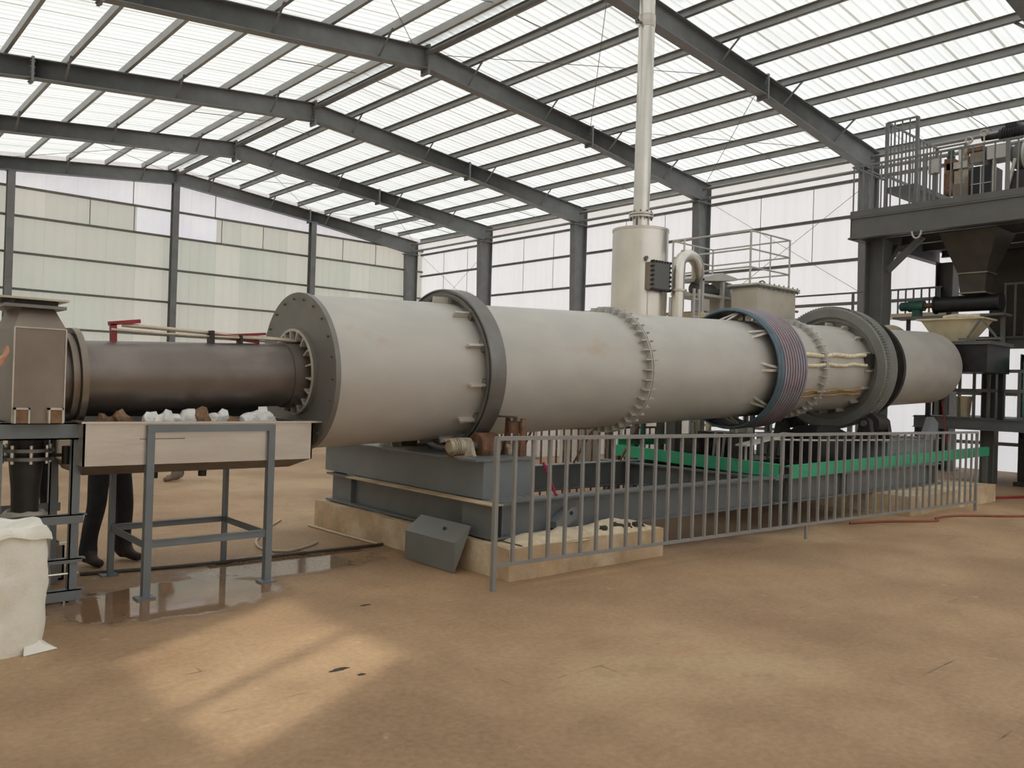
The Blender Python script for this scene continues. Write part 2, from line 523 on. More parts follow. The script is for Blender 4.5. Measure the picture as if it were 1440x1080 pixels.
# ------------------------------------------------------------------ the hall: floor, roof, walls
XR, XW, XL, YG, YB = 9.9, 20.25, -3.0, 29.1, -6.5
SL = 0.104
def zr(x):          # top of the rafters
    return 8.53 - SL*abs(x-XR)
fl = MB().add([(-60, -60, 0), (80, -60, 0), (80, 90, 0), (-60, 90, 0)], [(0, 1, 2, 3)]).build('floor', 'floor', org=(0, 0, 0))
fl['kind'] = 'structure'

def ribbed(length, width, rib, ribh, n):
    """profile pts (across, height)"""
    p = []
    step = width/n
    for i in range(n):
        a = i*step
        p += [(a, 0), (a+step-rib*1.6, 0), (a+step-rib*1.25, ribh), (a+step-rib*0.35, ribh)]
    p.append((width, 0))
    return p

ceiling = struct('ceiling')
SW = 0.81
prof = ribbed(1, SW+0.05, 0.06, 0.022, 4)
def roof_mesh(sgn, x_end):
    b = MB()
    v = []
    for (a, h) in prof:
        for x in (XR+sgn*0.02, x_end):
            v.append((x-XR, a, zr(x)+0.20+h-8.0))
    n = len(prof)
    b.add(v, [(2*i, 2*i+1, 2*i+3, 2*i+2) for i in range(n-1)])
    return b.mesh('roof_sheet', M['roof'], (0, 0, 0))
rmR = roof_mesh(1, XW+0.35)
rmL = roof_mesh(-1, XL-0.35)
y = YB-0.1
k = 0
while y < YG+0.1:
    for me in (rmR, rmL):
        inst(me, 'roof_sheet', ceiling, (XR, y, 8.0+0.004*(k % 2)))
    y += SW
    k += 1
ridge_b = MB()
for sgn in (-1, 1):
    ridge_b.bar((XR+sgn*0.07, YB, zr(XR+sgn*0.07)+0.27), (XR+sgn*0.07, YG, zr(XR+sgn*0.07)+0.27), 0.14, 0.006, (sgn*SL, 0, 1))
ridge_b.build('ridge_cap', 'roof', ceiling)
PX = [XR-0.28, XR+0.28] + [XR+s*1.13*k for k in range(1, 10) for s in (-1, 1)] + [XR-1.13*10, XR-1.13*11]
for x in PX:
    s = 1 if x > XR else -1
    z = zr(x)+0.095
    b = MB()
    b.cbeam((x, YB, z), (x, YG-0.1, z), 0.16, 0.065, 0.008, side=-s)
    b.bar((x-s*0.062, YB, z-0.07), (x-s*0.062, YG-0.1, z-0.07), 0.006, 0.02)
    b.build('purlin', 'purlin', ceiling)
# eave tubes along the right wall and paired ridge struts
FY = [28.95, 24.08, 19.2, 14.32, 9.45, 4.57, -0.3]
for z in (7.34, 7.06):
    MB().cyl((19.62, YB, z), (19.62, YG-0.2, z), 0.045, 10).build('eave_tube', 'purlin', ceiling)
MB().cyl((XR-0.0, YB, zr(XR)-0.12), (XR-0.0, YG-0.2, zr(XR)-0.12), 0.05, 10).build('ridge_tube', 'steel', ceiling)
# sag rods between purlins, mid bay
for i in range(len(FY)-1):
    ym = (FY[i]+FY[i+1])/2
    for (xa, xb) in ((XR+0.3, XR+1.13), (XR-1.13, XR-0.3), (XR+9.0, XR+10.1), (XR+7.9, XR+9.0), (XR-2.26, XR-1.13)):
        MB().cyl((xa, ym, zr(xa)+0.06), (xb, ym-0.1, zr(xb)+0.06), 0.009, 6).build('sag_rod', 'girt', ceiling)
# cross bracing rods in two bays
for (ya, yb_) in ((FY[1], FY[0]), (FY[4], FY[3])):
    for (xa, xb) in ((XR+0.3, XR+5.0), (XR+5.0, XR+9.8), (XR-5.0, XR-0.3)):
        for (p, q) in ((ya, yb_), (yb_, ya)):
            MB().cyl((xa, p, zr(xa)-0.02), (xb, q, zr(xb)-0.02), 0.007, 6).build('brace_rod', 'girt', ceiling)

def wall_sheet_mesh(kind, w, z0, z1, matn, topfn=None):
    pr = ribbed(1, w+0.004, 0.035, 0.007, 3)
    v = []
    for (a, h) in pr:
        for z in (z0, z1):
            zz = z if (topfn is None or z == z0) else topfn(a)
            v.append((a, h, zz) if kind == 'x' else (-h, a, zz))
    n = len(pr)
    b = MB()
    b.add(v, [(2*i, 2*i+1, 2*i+3, 2*i+2) for i in range(n-1)])
    return b.mesh('wall_sheet', M[matn], (0, 0, 0))

# far gable wall (seen on the left of the picture)
wb = struct('wall_back', (XL, YG, 0))
WS = 0.9
g_low = [wall_sheet_mesh('x', WS, 0, 6.30, mm) for mm in ('wallg', 'wallg2')]
g_mid = [wall_sheet_mesh('x', WS, 6.26, 7.18, mm) for mm in ('wallg', 'wallg2', 'wallc')]
x = XL
i = 0
while x < XW-0.05:
    inst(g_low[(i*7+i//3) % 2 if x > 11 else (1 if i % 5 == 3 else 0)], 'wall_sheet', wb, (x, YG, 0))
    kk = 2 if (8.0 < x < 10.6) else ((1 if i % 4 == 1 else 0) if x < 13.5 else 1)
    inst(g_mid[kk], 'wall_sheet', wb, (x, YG+0.004*(i % 2), 0))
    xx = x
    me = wall_sheet_mesh('x', WS, 7.14, 8.0, 'wallc', topfn=lambda a, xx=xx: zr(xx+a)+0.18)
    inst(me, 'wall_sheet', wb, (x, YG+0.004*(i % 2), 0))
    x += WS
    i += 1
for z in (7.17, 6.29, 5.17, 4.06, 2.93, 1.80, 0.7):
    MB().cbeam((XL, YG-0.09, z), (XW, YG-0.09, z), 0.07, 0.08, 0.008, side=-1).build('girt', 'girt', wb)
for (x, z0, z1) in ((7.25, 6.3, 7.17), (8.6, 6.3, 7.17), (8.55, 7.17, 8.2), (11.3, 7.17, 8.2), (11.55, 6.3, 7.17), (13.1, 6.3, 7.17), (16.4, 6.3, 7.17), (17.9, 6.3, 7.17), (4.0, 6.3, 7.17)):
    MB().cyl((x, YG-0.1, z0), (x, YG-0.1, z1), 0.014, 6).build('sag_rod', 'girt', wb)

def side_wall(name, X, ya, yb_, matn, sgn, gap=None):
    w = struct(name, (X, ya, 0))
    me = wall_sheet_mesh('y', WS, 0, zr(20.0)+0.16 if sgn > 0 else zr(XL)+0.16, matn)
    y = ya
    while y < yb_-0.01:
        if gap and gap[0] < y+WS/2 < gap[1]:
            for (z0, z1) in ((0, gap[2]), (gap[3], zr(XL)+0.16)):
                inst(wall_sheet_mesh('y', WS, z0, z1, matn), 'wall_sheet', w, (X, y, 0))
        else:
            inst(me, 'wall_sheet', w, (X, y, 0))
        y += WS
    for z in (7.0, 6.1, 5.0, 3.9, 2.8, 1.7, 0.6):
        if gap and gap[2] < z < gap[3]:
            for (p, q) in ((ya, gap[0]), (gap[1], yb_)):
                MB().cbeam((X-sgn*0.08, p, z), (X-sgn*0.08, q, z), 0.075, 0.08, 0.008, side=1).build('girt', 'girt', w)
        else:
            MB().cbeam((X-sgn*0.08, ya, z), (X-sgn*0.08, yb_, z), 0.075, 0.08, 0.008, side=1).build('girt', 'girt', w)
    return w
wr = side_wall('wall_right', XW, YB, YG, 'wallw', 1)
for i in range(len(FY)-1):
    for fz in (0.36, 0.68):
        ym = FY[i+1]+(FY[i]-FY[i+1])*fz
        MB().cyl((XW-0.1, ym, 5.0), (XW-0.1, ym, 7.0), 0.009, 6).build('sag_rod', 'girt', wr)
for (ya, yb_) in ((FY[1], FY[0]), (FY[4], FY[3])):
    MB().cyl((XW-0.2, ya, 7.0), (XW-0.2, yb_, 3.9), 0.006, 6).build('brace_rod', 'girt', wr)
    MB().cyl((XW-0.2, yb_, 7.0), (XW-0.2, ya, 3.9), 0.006, 6).build('brace_rod', 'girt', wr)
# the opening that throws the sun patch on the floor: one bay with two open sashes
GY0, GY1, GZ0, GZ1 = YB+WS*8, YB+WS*10, 3.40, 4.50
wl = side_wall('wall_left', XL, YB, YG, 'walld', -1, (GY0, GY1, GZ0, GZ1))
win = struct('window_1', (XL, (GY0+GY1)/2, GZ0))
b = MB()
for z in (GZ0, GZ1):
    b.bar((XL, GY0, z), (XL, GY1, z), 0.06, 0.06)
for yy in (GY0, GY1):
    b.bar((XL, yy, GZ0), (XL, yy, GZ1), 0.30, 0.06, (1, 0, 0))
b.build('window_frame', 'steel', win)
MB().bar((XL, 1.46, GZ0), (XL, 1.46, GZ1), 0.07, 0.05, (1, 0, 0)).build('mullion', 'steel', win)
wf = struct('wall_front', (XL, YB, 0))
me = wall_sheet_mesh('x', WS, 0, 7.4, 'wallf')
x = XL
while x < XW-0.05:
    inst(me, 'wall_sheet', wf, (x, YB, 0))
    x += WS

# portal frames
frame_lbl = ['steel portal frame against the far gable wall', 'second steel portal frame from the far gable wall',
             'middle steel portal frame whose right column stands left of the steel vessel', 'steel portal frame meeting the wall right of the chimney vessel',
             'large nearest steel portal frame running behind the raised platform', 'steel portal frame over the near end of the raised platform',
             'steel portal frame over the entrance side']
for i, fy in enumerate(FY):
    t = thing('portal_frame', (XR, fy, 0), frame_lbl[i], 'steel frame', 'portal frames of the hall')
    for sgn, xe in ((1, 19.85), (-1, XL+0.35)):
        h0, h1 = 0.40, 0.50
        L0 = abs(xe-XR)
        um = Vector((sgn*SL, 0, 1)).normalized()
        def rp(xx, off):
            return (xx, fy, zr(xx)+off)
        b = MB()
        for (xa, xb, ha, hb) in ((XR, XR+(xe-XR)*0.5, 0.44, 0.40), (XR+(xe-XR)*0.5, xe, 0.40, 0.56)):
            w = 0.22
            b.bar(rp(xa, -0.008), rp(xb, -0.008), w, 0.016, um)
            b.bar(rp(xa, -ha), rp(xb, -hb), w, 0.016, um)
            b.prism([(xa, fy-0.006, zr(xa)-0.01), (xb, fy-0.006, zr(xb)-0.01), (xb, fy-0.006, zr(xb)-hb), (xa, fy-0.006, zr(xa)-ha)], (0, 0.012, 0))
        b.build('rafter', 'steel', t)
        ztop = zr(xe)-0.02
        b = MB()
        ci0, ci1 = xe-sgn*0.55, xe-sgn*0.36
        b.bar((xe, fy, 0), (xe, fy, ztop), 0.016, 0.24, (0, 1, 0))
        b.bar((ci1, fy, 0), (ci0, fy, ztop-0.52), 0.016, 0.24, (0, 1, 0))
        b.prism([(xe, fy-0.006, 0), (ci1, fy-0.006, 0), (ci0, fy-0.006, ztop-0.53), (xe, fy-0.006, ztop-0.53)], (0, 0.012, 0))
        b.build('column', 'steel', t)
        b = MB()
        b.bar((xe+sgn*0.05, fy, ztop-0.54), (ci0-sgn*0.08, fy, ztop-0.54), 0.28, 0.03)
        b.build('knee_plate', 'steel', t)
        MB().box(min(xe, ci1)-0.06, max(xe, ci1)+0.06, fy-0.17, fy+0.17, 0, 0.025).build('base_plate', 'steel', t)
        xm = XR+(xe-XR)*0.5
        b = MB()
        b.bar(rp(xm, 0.03), rp(xm, -0.48), 0.05, 0.26, (0, 1, 0))
        for kz in (-0.06, -0.18, -0.3, -0.45):
            for ky in (-0.08, 0.08):
                b.cyl((xm-0.05, fy+ky, zr(xm)+kz), (xm+0.05, fy+ky, zr(xm)+kz), 0.018, 6)
        b.build('splice_plate', 'steel', t)
        # fly braces from the bottom flange up to a purlin
        for kk in (1, 3, 5, 7, 9):
            px_ = XR+sgn*1.13*kk
            if (px_-xe)*sgn > -0.2:
                continue
            for sy in ((-1,) if i == 0 else (1, -1)):
                MB().angle((px_, fy+sy*0.04, zr(px_)-0.38), (px_, fy+sy*0.52, zr(px_)+0.03), 0.045, 0.006).build('fly_brace', 'steel', t)
    b = MB()
    b.bar((XR, fy, zr(XR)+0.06), (XR, fy, zr(XR)-0.56), 0.05, 0.27, (0, 1, 0))
    for kz in (0.02, -0.1, -0.22, -0.34, -0.5):
        for ky in (-0.08, 0.08):
            b.cyl((XR-0.055, fy+ky, zr(XR)+kz), (XR+0.055, fy+ky, zr(XR)+kz), 0.018, 6)
    b.build('ridge_plate', 'steel', t)
for (x, lb) in ((5.0, 'slim grey steel gable post at the left picture edge'), (9.86, 'slim grey steel gable post under the ridge of the roof'), (15.0, 'slim grey steel gable post above the kiln end plate')):
    t = thing('gable_post', (x, YG-0.25, 0), lb, 'column', 'gable wall posts')
    MB().ibeam((x, YG-0.25, 0), (x, YG-0.25, zr(x)-0.45), 0.26, 0.2, upv=(0, 1, 0)).build('post', 'steel', t)
    MB().box(x-0.16, x+0.16, YG-0.42, YG-0.08, 0, 0.02).build('base_plate', 'steel', t)
    MB().box(x-0.13, x+0.13, YG-0.4, YG-0.1, zr(x)-0.45, zr(x)-0.42).build('cap_plate', 'steel', t)

# ------------------------------------------------------------------ rotary kiln
AY, TAN = 6.25, 0.0425
KT = Matrix.Translation((3.17, AY, 1.58)) @ Matrix.Rotation(-math.atan(TAN), 4, 'Y')
def zc(x):
    return 1.58 + TAN*(x-3.17)
kiln = thing('rotary_kiln', (3.17, AY, 0), 'long light-grey rotary kiln drum tilted across the hall on rollers', 'kiln')
KL = Matrix.Translation((0, 0, 1.58)) @ Matrix.Rotation(-math.atan(TAN), 4, 'Y')    # kiln frame relative to its root
def kp(name, m, fn, parent=None):
    b = MB(KT)
    fn(b)
    return b.build(name, m, parent or kiln)
R = 0.63
SHE = 12.10
kp('shell', 'kiln', lambda b: (b.lathe([(0.02, 0.34), (0.02, R), (1.3, R), (3.6, R), (5.5, R), (7.25, R), (9.0, R), (SHE-0.03, R), (SHE, R-0.03), (SHE, 0.0001)], 96)))
ep = kp('end_plate', 'plate', lambda b: b.ring(-0.022, 0.02, 0.345, 0.645, 96))
def bolts(b):
    for i in range(22):
        a = 2*PI*(i+0.3)/22
        b.cyl((-0.038, 0.595*math.cos(a), 0.595*math.sin(a)), (-0.02, 0.595*math.cos(a), 0.595*math.sin(a)), 0.010, 6)
kp('bolt_circle', 'tyre', bolts, ep)
kp('collar', 'plate', lambda b: b.ring(-0.058, 0.05, 0.333, 0.348, 64))
kp('collar_rim', 'fin', lambda b: b.ring(-0.066, -0.056, 0.330, 0.350, 64))
kp('inner_sleeve', 'dark', lambda b: b.ring(0.05, 0.4, 0.30, 0.335, 48))
def kinst(me, name, s, ang, parent=None):
    o = inst(me, name, parent or kiln, mtx=KL @ Matrix.Translation((s, 0, 0)) @ Matrix.Rotation(ang, 4, 'X'))
    return o
finm = MB().box(-0.07, 0.05, -0.006, 0.006, 0.262, 0.337).mesh('fin', M['fin'], (0, 0, 0))
for i in range(18):
    kinst(finm, 'fin', -0.01, 2*PI*i/18)
# first riding tyre with its wedges
kp('riding_tyre', 'tyre', lambda b: (b.lathe([(1.43, 0.675), (1.42, 0.69), (1.42, 0.72), (1.44, 0.725), (1.44, 0.74), (1.42, 0.745), (1.425, 0.757), (1.585, 0.757), (1.60, 0.745), (1.60, 0.68)], 96, closed=True)))
wm = MB().box(-0.17, 0.0, -0.010, 0.010, R-0.005, R+0.055).mesh('tyre_wedge', M['fin'], (0, 0, 0))
wm2 = MB().box(-0.02, 0.16, -0.05, 0.05, R-0.005, R+0.05).mesh('tyre_pad', M['plate'], (0, 0, 0))
for i in range(12):
    kinst(wm, 'tyre_wedge', 1.43, 2*PI*(i+0.35)/12)
    kinst(wm2, 'tyre_pad', 1.44, 2*PI*(i+0.35)/12)
# bolted girth flanges
gm = MB().box(-0.10, 0.10, -0.006, 0.006, R-0.005, R+0.062).mesh('gusset', M['lgrey'], (0, 0, 0))
for s0 in (3.68, 7.33):
    fl_ = kp('girth_flange', 'lgrey', lambda b: (b.ring(s0-0.022, s0-0.008, R-0.005, R+0.066, 96), b.ring(s0+0.008, s0+0.022, R-0.005, R+0.066, 96)))
    for i in range(40):
        kinst(gm, 'gusset', s0, 2*PI*i/40)
# slip ring carrier
kp('blue_ring', 'blue', lambda b: (b.lathe([(6.02, 0.745), (6.00, 0.75), (6.00, 0.768), (6.03, 0.772), (6.04, 0.785), (6.10, 0.785), (6.10, 0.745)], 96, closed=True)))
kp('ring_core', 'dark', lambda b: b.ring(6.09, 6.66, 0.725, 0.762, 96))
for i in range(9):
    s0 = 6.115+i*0.061
    kp('slip_ring', 'copper', lambda b: b.ring(s0, s0+0.042, 0.755, 0.785, 96))
bm_ = MB()
bm_.bar((-0.20, 0, R-0.01), (0.04, 0, 0.725), 0.03, 0.012)
bm_.bar((-0.20, 0.09, R-0.01), (0.04, 0.03, 0.725), 0.03, 0.012)
bme = bm_.mesh('ring_bracket', M['fin'], (0, 0, 0))
bk2 = MB().bar((0.0, 0, R-0.01), (0.03, 0, 0.72), 0.04, 0.02).mesh('ring_strut', M['fin'], (0, 0, 0))
for i in range(9):
    kinst(bme, 'ring_bracket', 6.02, 2*PI*i/9+0.2)
    kinst(bk2, 'ring_strut', 6.6, 2*PI*i/9+0.5)
# drive tyre with toothed rim
kp('drive_tyre', 'gear', lambda b: (b.lathe([(8.62, 0.75), (8.60, 0.765), (8.60, 0.885), (8.615, 0.90), (8.96, 0.90), (8.975, 0.885), (8.975, 0.76)], 120, closed=True)))
kp('inner_hub_ring', 'plate', lambda b: (b.ring(8.70, 8.95, 0.635, 0.76, 96), b.ring(8.655, 8.71, 0.70, 0.76, 96)))
def teeth(b):
    for i in range(130):
        a = 2*PI*i/130
        ca, sa = math.cos(a), math.sin(a)
        ta, tb = 0.011, 0.006
        def P(s, r, t):
            return (s, r*ca - t*sa, r*sa + t*ca)
        b.add([P(8.625, 0.897, -ta), P(8.625, 0.897, ta), P(8.625, 0.922, tb), P(8.625, 0.922, -tb), P(8.72, 0.897, -ta), P(8.72, 0.897, ta), P(8.72, 0.922, tb), P(8.72, 0.922, -tb)],
              [(0, 3, 2, 1), (4, 5, 6, 7), (2, 3, 7, 6), (1, 2, 6, 5), (3, 0, 4, 7)])
kp('gear_tooth_rim', 'gear', teeth)['kind'] = 'stuff'
wm3 = MB().box(-0.20, 0.0, -0.012, 0.012, R-0.005, R+0.05).mesh('tyre_wedge', M['fin'], (0, 0, 0))
for i in range(16):
    kinst(wm3, 'tyre_wedge', 8.69, 2*PI*(i+0.15)/16)
kp('seal_ring', 'dark', lambda b: (b.ring(9.42, 9.50, R-0.01, 0.79, 96), b.ring(9.50, 9.56, R-0.01, 0.76, 96)))
kp('seal_drum', 'plate', lambda b: b.ring(9.0, 9.42, R-0.01, 0.69, 96))
# wrapped cables running from slip rings to the drive tyre, on the near side
def cable(name, m, dz, s0, s1, r):
    a = math.asin(dz/(R+0.02))
    pts = []
    n = 9
    for i in range(n):
        s = s0+(s1-s0)*i/(n-1)
        w = 0.012*math.sin(i*2.1+dz*30)
        pts.append((s, -(R+0.028)*math.cos(a), (R+0.028)*math.sin(a)+w))
    kp(name, m, lambda b: b.tube(pts, r, 8, 3))
cable('heater_cable', 'rope', 0.175, 6.64, 8.6, 0.027)
cable('heater_cable', 'rope', 0.045, 6.64, 8.6, 0.024)
cable('heater_cable', 'amber', -0.30, 6.64, 8.5, 0.018)
cable('heater_cable', 'amber', -0.36, 6.64, 8.5, 0.018)
kp('cable_clamp', 'dark', lambda b: b.box(8.50, 8.66, -0.70, -0.60, 0.02, 0.20))

# ------------------------------------------------------------------ cooling tube at the discharge end
tube_ = thing('cooling_tube', (2.3, AY, 0), 'dark brown steel tube leading from the hood into the kiln end plate', 'tube')
TT = Matrix.Translation((3.17, AY, 1.555)) @ Matrix.Rotation(-math.atan(TAN), 4, 'Y')
def tp(name, m, fn, parent=None):
    b = MB(TT)
    fn(b)
    return b.build(name, m, parent or tube_)
tp('tube', 'brown', lambda b: (b.lathe([(-1.86, 0.0001), (-1.86, 0.25), (0.05, 0.25), (0.05, 0.0001)], 64)))
tp('flange', 'hood', lambda b: b.ring(-1.70, -1.66, 0.245, 0.335, 64))
tp('flange', 'hood', lambda b: b.ring(-1.745, -1.705, 0.245, 0.30, 64))
tp('wear_band', 'brown', lambda b: b.ring(-0.16, -0.02, 0.245, 0.262, 64))
tp('red_bracket', 'red', lambda b: (b.box(-1.44, -1.40, -0.02, 0.02, 0.24, 0.37), b.bar((-1.45, 0, 0.372), (-1.24, -0.0, 0.395), 0.04, 0.028)))
tp('red_bracket', 'red', lambda b: (b.bar((-0.72, 0.0, 0.30), (-0.30, -0.02, 0.325), 0.04, 0.02), b.prism([(-0.72, -0.025, 0.295), (-0.35, -0.025, 0.25), (-0.35, -0.025, 0.31)], (0, 0.05, 0))))
tp('gas_pipe', 'pipe', lambda b: b.tube([(-1.36, 0, 0.365), (-0.9, 0, 0.335), (-0.45, -0.02, 0.30), (-0.02, -0.05, 0.275)], 0.015, 8, 4))
tp('gas_pipe', 'pipe', lambda b: b.tube([(-1.44, -0.03, 0.33), (-0.9, -0.03, 0.30), (-0.35, -0.05, 0.285), (-0.06, -0.07, 0.27)], 0.010, 8, 4))
tp('pipe_clip', 'dark', lambda b: (b.box(-0.75, -0.72, -0.06, 0.02, 0.24, 0.34), b.box(-0.52, -0.5, -0.06, 0.02, 0.24, 0.31)))

# ------------------------------------------------------------------ quench trough, its stand and the slag in it
trough = thing('quench_trough', (2.29, AY, 0.82), 'pale stainless quench trough under the brown cooling tube', 'trough')
X0, X1, Y0, Y1 = 1.47, 3.10, 5.86, 6.64
ZT, ZM, ZB = 1.185, 0.905, 0.835
b = MB()
t_ = 0.012
b.box(X0, X1, Y0, Y0+t_, ZM, ZT); b.box(X0, X1, Y1-t_, Y1, ZM, ZT)
b.box(X0, X0+t_, Y0, Y1, ZM, ZT); b.box(X1-t_, X1, Y0, Y1, ZM, ZT)
b.build('body', 'stainp', trough)
MB().frustum((X0+0.03, X1-0.13, Y0+0.13, Y1-0.13), ZB, (X0, X1, Y0, Y1), ZM+0.001).build('sloped_bottom', 'hood', trough)
b = MB()
b.box(X0-0.02, X1+0.06, Y0-0.035, Y0+0.015, ZT, ZT+0.012); b.box(X0-0.02, X1+0.06, Y1-0.015, Y1+0.035, ZT, ZT+0.012)
b.box(X0-0.02, X0+0.015, Y0, Y1, ZT, ZT+0.012); b.box(X1-0.05, X1+0.06, Y0, Y1, ZT, ZT+0.012)
b.build('rim', 'stainp', trough)
MB().box(X0+t_, X1-t_, Y0+t_, Y1-t_, 1.10, 1.13).build('ash_bed', 'dark', trough)
MB().box(X0+0.03, X1-0.1, Y1-0.010, Y1-0.002, ZT, 1.38).build('splash_plate', 'dark', trough)
MB().box(X0+0.35, X0+0.65, Y0-0.004, Y0, 1.075, 1.082).build('weld_seam', 'hood', trough)
for (x, y_) in ((2.0, 6.12), (2.35, 6.12)):
    MB().cyl((x, y_, 0.78), (x, y_, 0.85), 0.03, 12).build('drain_stub', 'dark', trough)

stand = thing('trough_stand', (2.32, AY, 0), 'blue-grey angle-iron stand carrying the quench trough', 'stand')
for (x, y_, sx, sy) in ((1.865, 5.835, 1, 1), (2.735, 5.835, 1, 1), (1.865, 6.665, 1, -1), (2.735, 6.665, 1, -1)):
    lg = MB()
    lg.box(x-0.004, x+0.046, y_-0.004, y_+0.004, 0.0, 1.172)
    lg.box(x-0.004, x+0.004, min(y_, y_+sy*0.05), max(y_, y_+sy*0.05), 0.0, 1.172)
    lgo = lg.build('leg', 'bgrey', stand)
    MB().box(x-0.05, x+0.07, y_-0.05, y_+0.05, 0, 0.012).build('foot_plate', 'bgrey', lgo)
for y_ in (5.835, 6.665):
    yq = y_+(0.010 if y_ < 6 else -0.010)
    b = MB(); b.box(1.875, 2.736, yq-0.004, yq+0.004, 0.335, 0.385); b.box(1.87, 2.74, min(y_, y_+(0.045 if y_ < 6 else -0.045)), max(y_, y_+(0.045 if y_ < 6 else -0.045)), 0.379, 0.385)
    b.build('stretcher', 'bgrey', stand)
    MB().box(1.87, 2.78, y_-0.006, y_+0.006, 1.125, 1.172).build('top_rail', 'bgrey', stand)
for x in (1.865, 2.735):
    MB().box(x+0.006, x+0.014, 5.85, 6.65, 0.332, 0.382).build('stretcher', 'bgrey', stand)

def rock(b, c, r, seed, sq=(1, 1, 1), sub=2, amp=0.35):
    bm = bmesh.new()
    bmesh.ops.create_icosphere(bm, subdivisions=sub, radius=1)
    vs_ = []
    for v in bm.verts:
        k_ = 1 + amp*noise.noise(v.co*1.6 + Vector((seed*3.1, seed*1.7, seed)))
        vs_.append((c[0]+v.co.x*r*sq[0]*k_, c[1]+v.co.y*r*sq[1]*k_, c[2]+v.co.z*r*sq[2]*k_))
    fs = [tuple(v.index for v in f.verts) for f in bm.faces]
    bm.free()
    return b.add(vs_, fs)
lump_x = [1.62, 1.74, 1.93, 2.02, 2.10, 2.19, 2.275, 2.36, 2.44, 2.50, 2.63, 2.71, 2.79]
lump_r = [.045, .05, .05, .055, .045, .055, .06, .05, .055, .04, .05, .06, .05]
lump_n = ['first', 'second', 'third', 'fourth', 'fifth', 'sixth', 'seventh', 'eighth', 'ninth', 'tenth', 'eleventh', 'twelfth', 'thirteenth']
for i, (x, r_) in enumerate(zip(lump_x, lump_r)):
    bb = MB()
    r_ *= 1.2
    rock(bb, (x, 5.97+0.02*(i % 3), 1.128+r_*0.98), r_, i+1, (1, 1, 1.15), 2, 0.6)
    brn = i == 6
    dk = i in (0, 1, 9)
    o = bb.build('slag_lump', 'lumpb' if (brn or dk) else 'lump')
    tag(o, 'brown slag lump lying between the white lumps in the trough' if brn else '%s%s slag lump from the left in the quench trough' % (lump_n[i], ' dark' if dk else ' white'), 'slag lump', 'slag lumps in the quench trough')

# ------------------------------------------------------------------ discharge hood on its stand
hood = thing('discharge_hood', (1.22, 6.22, 1.185), 'tapered brown steel hood joined to the cooling tube', 'hood')
MB().box(1.07, 1.36, 5.90, 6.55, 1.185, 1.785).build('body', 'hood', hood)
MB().frustum((1.07, 1.36, 5.90, 6.55), 1.785, (1.12, 1.31, 6.0, 6.45), 1.915).build('taper', 'hood', hood)
b = MB()
b.bar((1.07, 5.897, 1.19), (1.07, 5.897, 1.785), 0.006, 0.008); b.bar((1.36, 5.897, 1.19), (1.36, 5.897, 1.785), 0.006, 0.008); b.bar((1.07, 5.897, 1.785), (1.36, 5.897, 1.785), 0.008, 0.007)
b.build('weld_seam', 'fin', hood)
MB().box(1.02, 1.37, 5.95, 6.50, 1.915, 1.935).build('lower_flange', 'tyre', hood)
MB().box(1.08, 1.33, 6.0, 6.45, 1.935, 1.965).build('neck', 'dark', hood)
MB().box(0.98, 1.38, 5.93, 6.52, 1.965, 1.978).build('cover_plate', 'pipe', hood)
for x in (1.08, 1.27):
    b = MB(); b.box(x, x+0.075, 5.862, 5.90, 1.19, 1.275)
    lo = b.build('lug', 'lumpb', hood)
    b = MB()
    for (xa, xb, za, zb) in ((x-0.006, x+0.081, 1.272, 1.284), (x-0.006, x+0.004, 1.187, 1.284), (x+0.071, x+0.081, 1.187, 1.284)):
        b.box(xa, xb, 5.855, 5.90, za, zb)
    b.build('lug_rim', 'fin', lo)

hs = thing('hood_stand', (1.25, 6.2, 0), 'blue-grey angle-iron stand under the brown discharge hood', 'stand')
for (x, y_) in ((1.44, 6.0), (1.44, 6.58), (0.99, 6.0), (0.99, 6.58)):
    b = MB(); b.box(x, x+0.055, y_, y_+0.008, 0.0, 1.09); b.box(x if x > 1.2 else x, x+0.008, y_, y_+0.055, 0.0, 1.09)
    b.build('leg', 'bgrey', hs)
b = MB(); b.box(0.97, 1.50, 5.97, 5.982, 1.075, 1.185); b.box(0.97, 1.50, 5.97, 6.06, 1.175, 1.185); b.box(0.97, 1.5, 5.97, 6.06, 1.075, 1.085)
b.build('top_channel', 'bgrey', hs)
b = MB(); b.box(0.97, 1.50, 6.55, 6.64, 1.075, 1.185)
b.build('top_channel', 'bgrey', hs)
for x in (0.97, 1.42):
    MB().box(x, x+0.08, 6.06, 6.55, 1.085, 1.185).build('cross_channel', 'bgrey', hs)
for (z, d) in ((0.52, 0.06), (0.26, 0.03), (0.015, 0.07)):
    b = MB(); b.box(0.97, 1.52, 5.99, 5.998, z, z+d); b.box(0.97, 1.54, 5.99, 6.05, z+d-0.008, z+d)
    b.build('stretcher', 'bgrey', hs)
    MB().box(0.97, 1.52, 6.6, 6.608, z, z+d).build('stretcher', 'bgrey', hs)
MB().cyl((0.98, 6.01, 0.19), (1.5, 6.01, 0.19), 0.008, 8).build('tie_rod', 'stain', hs)

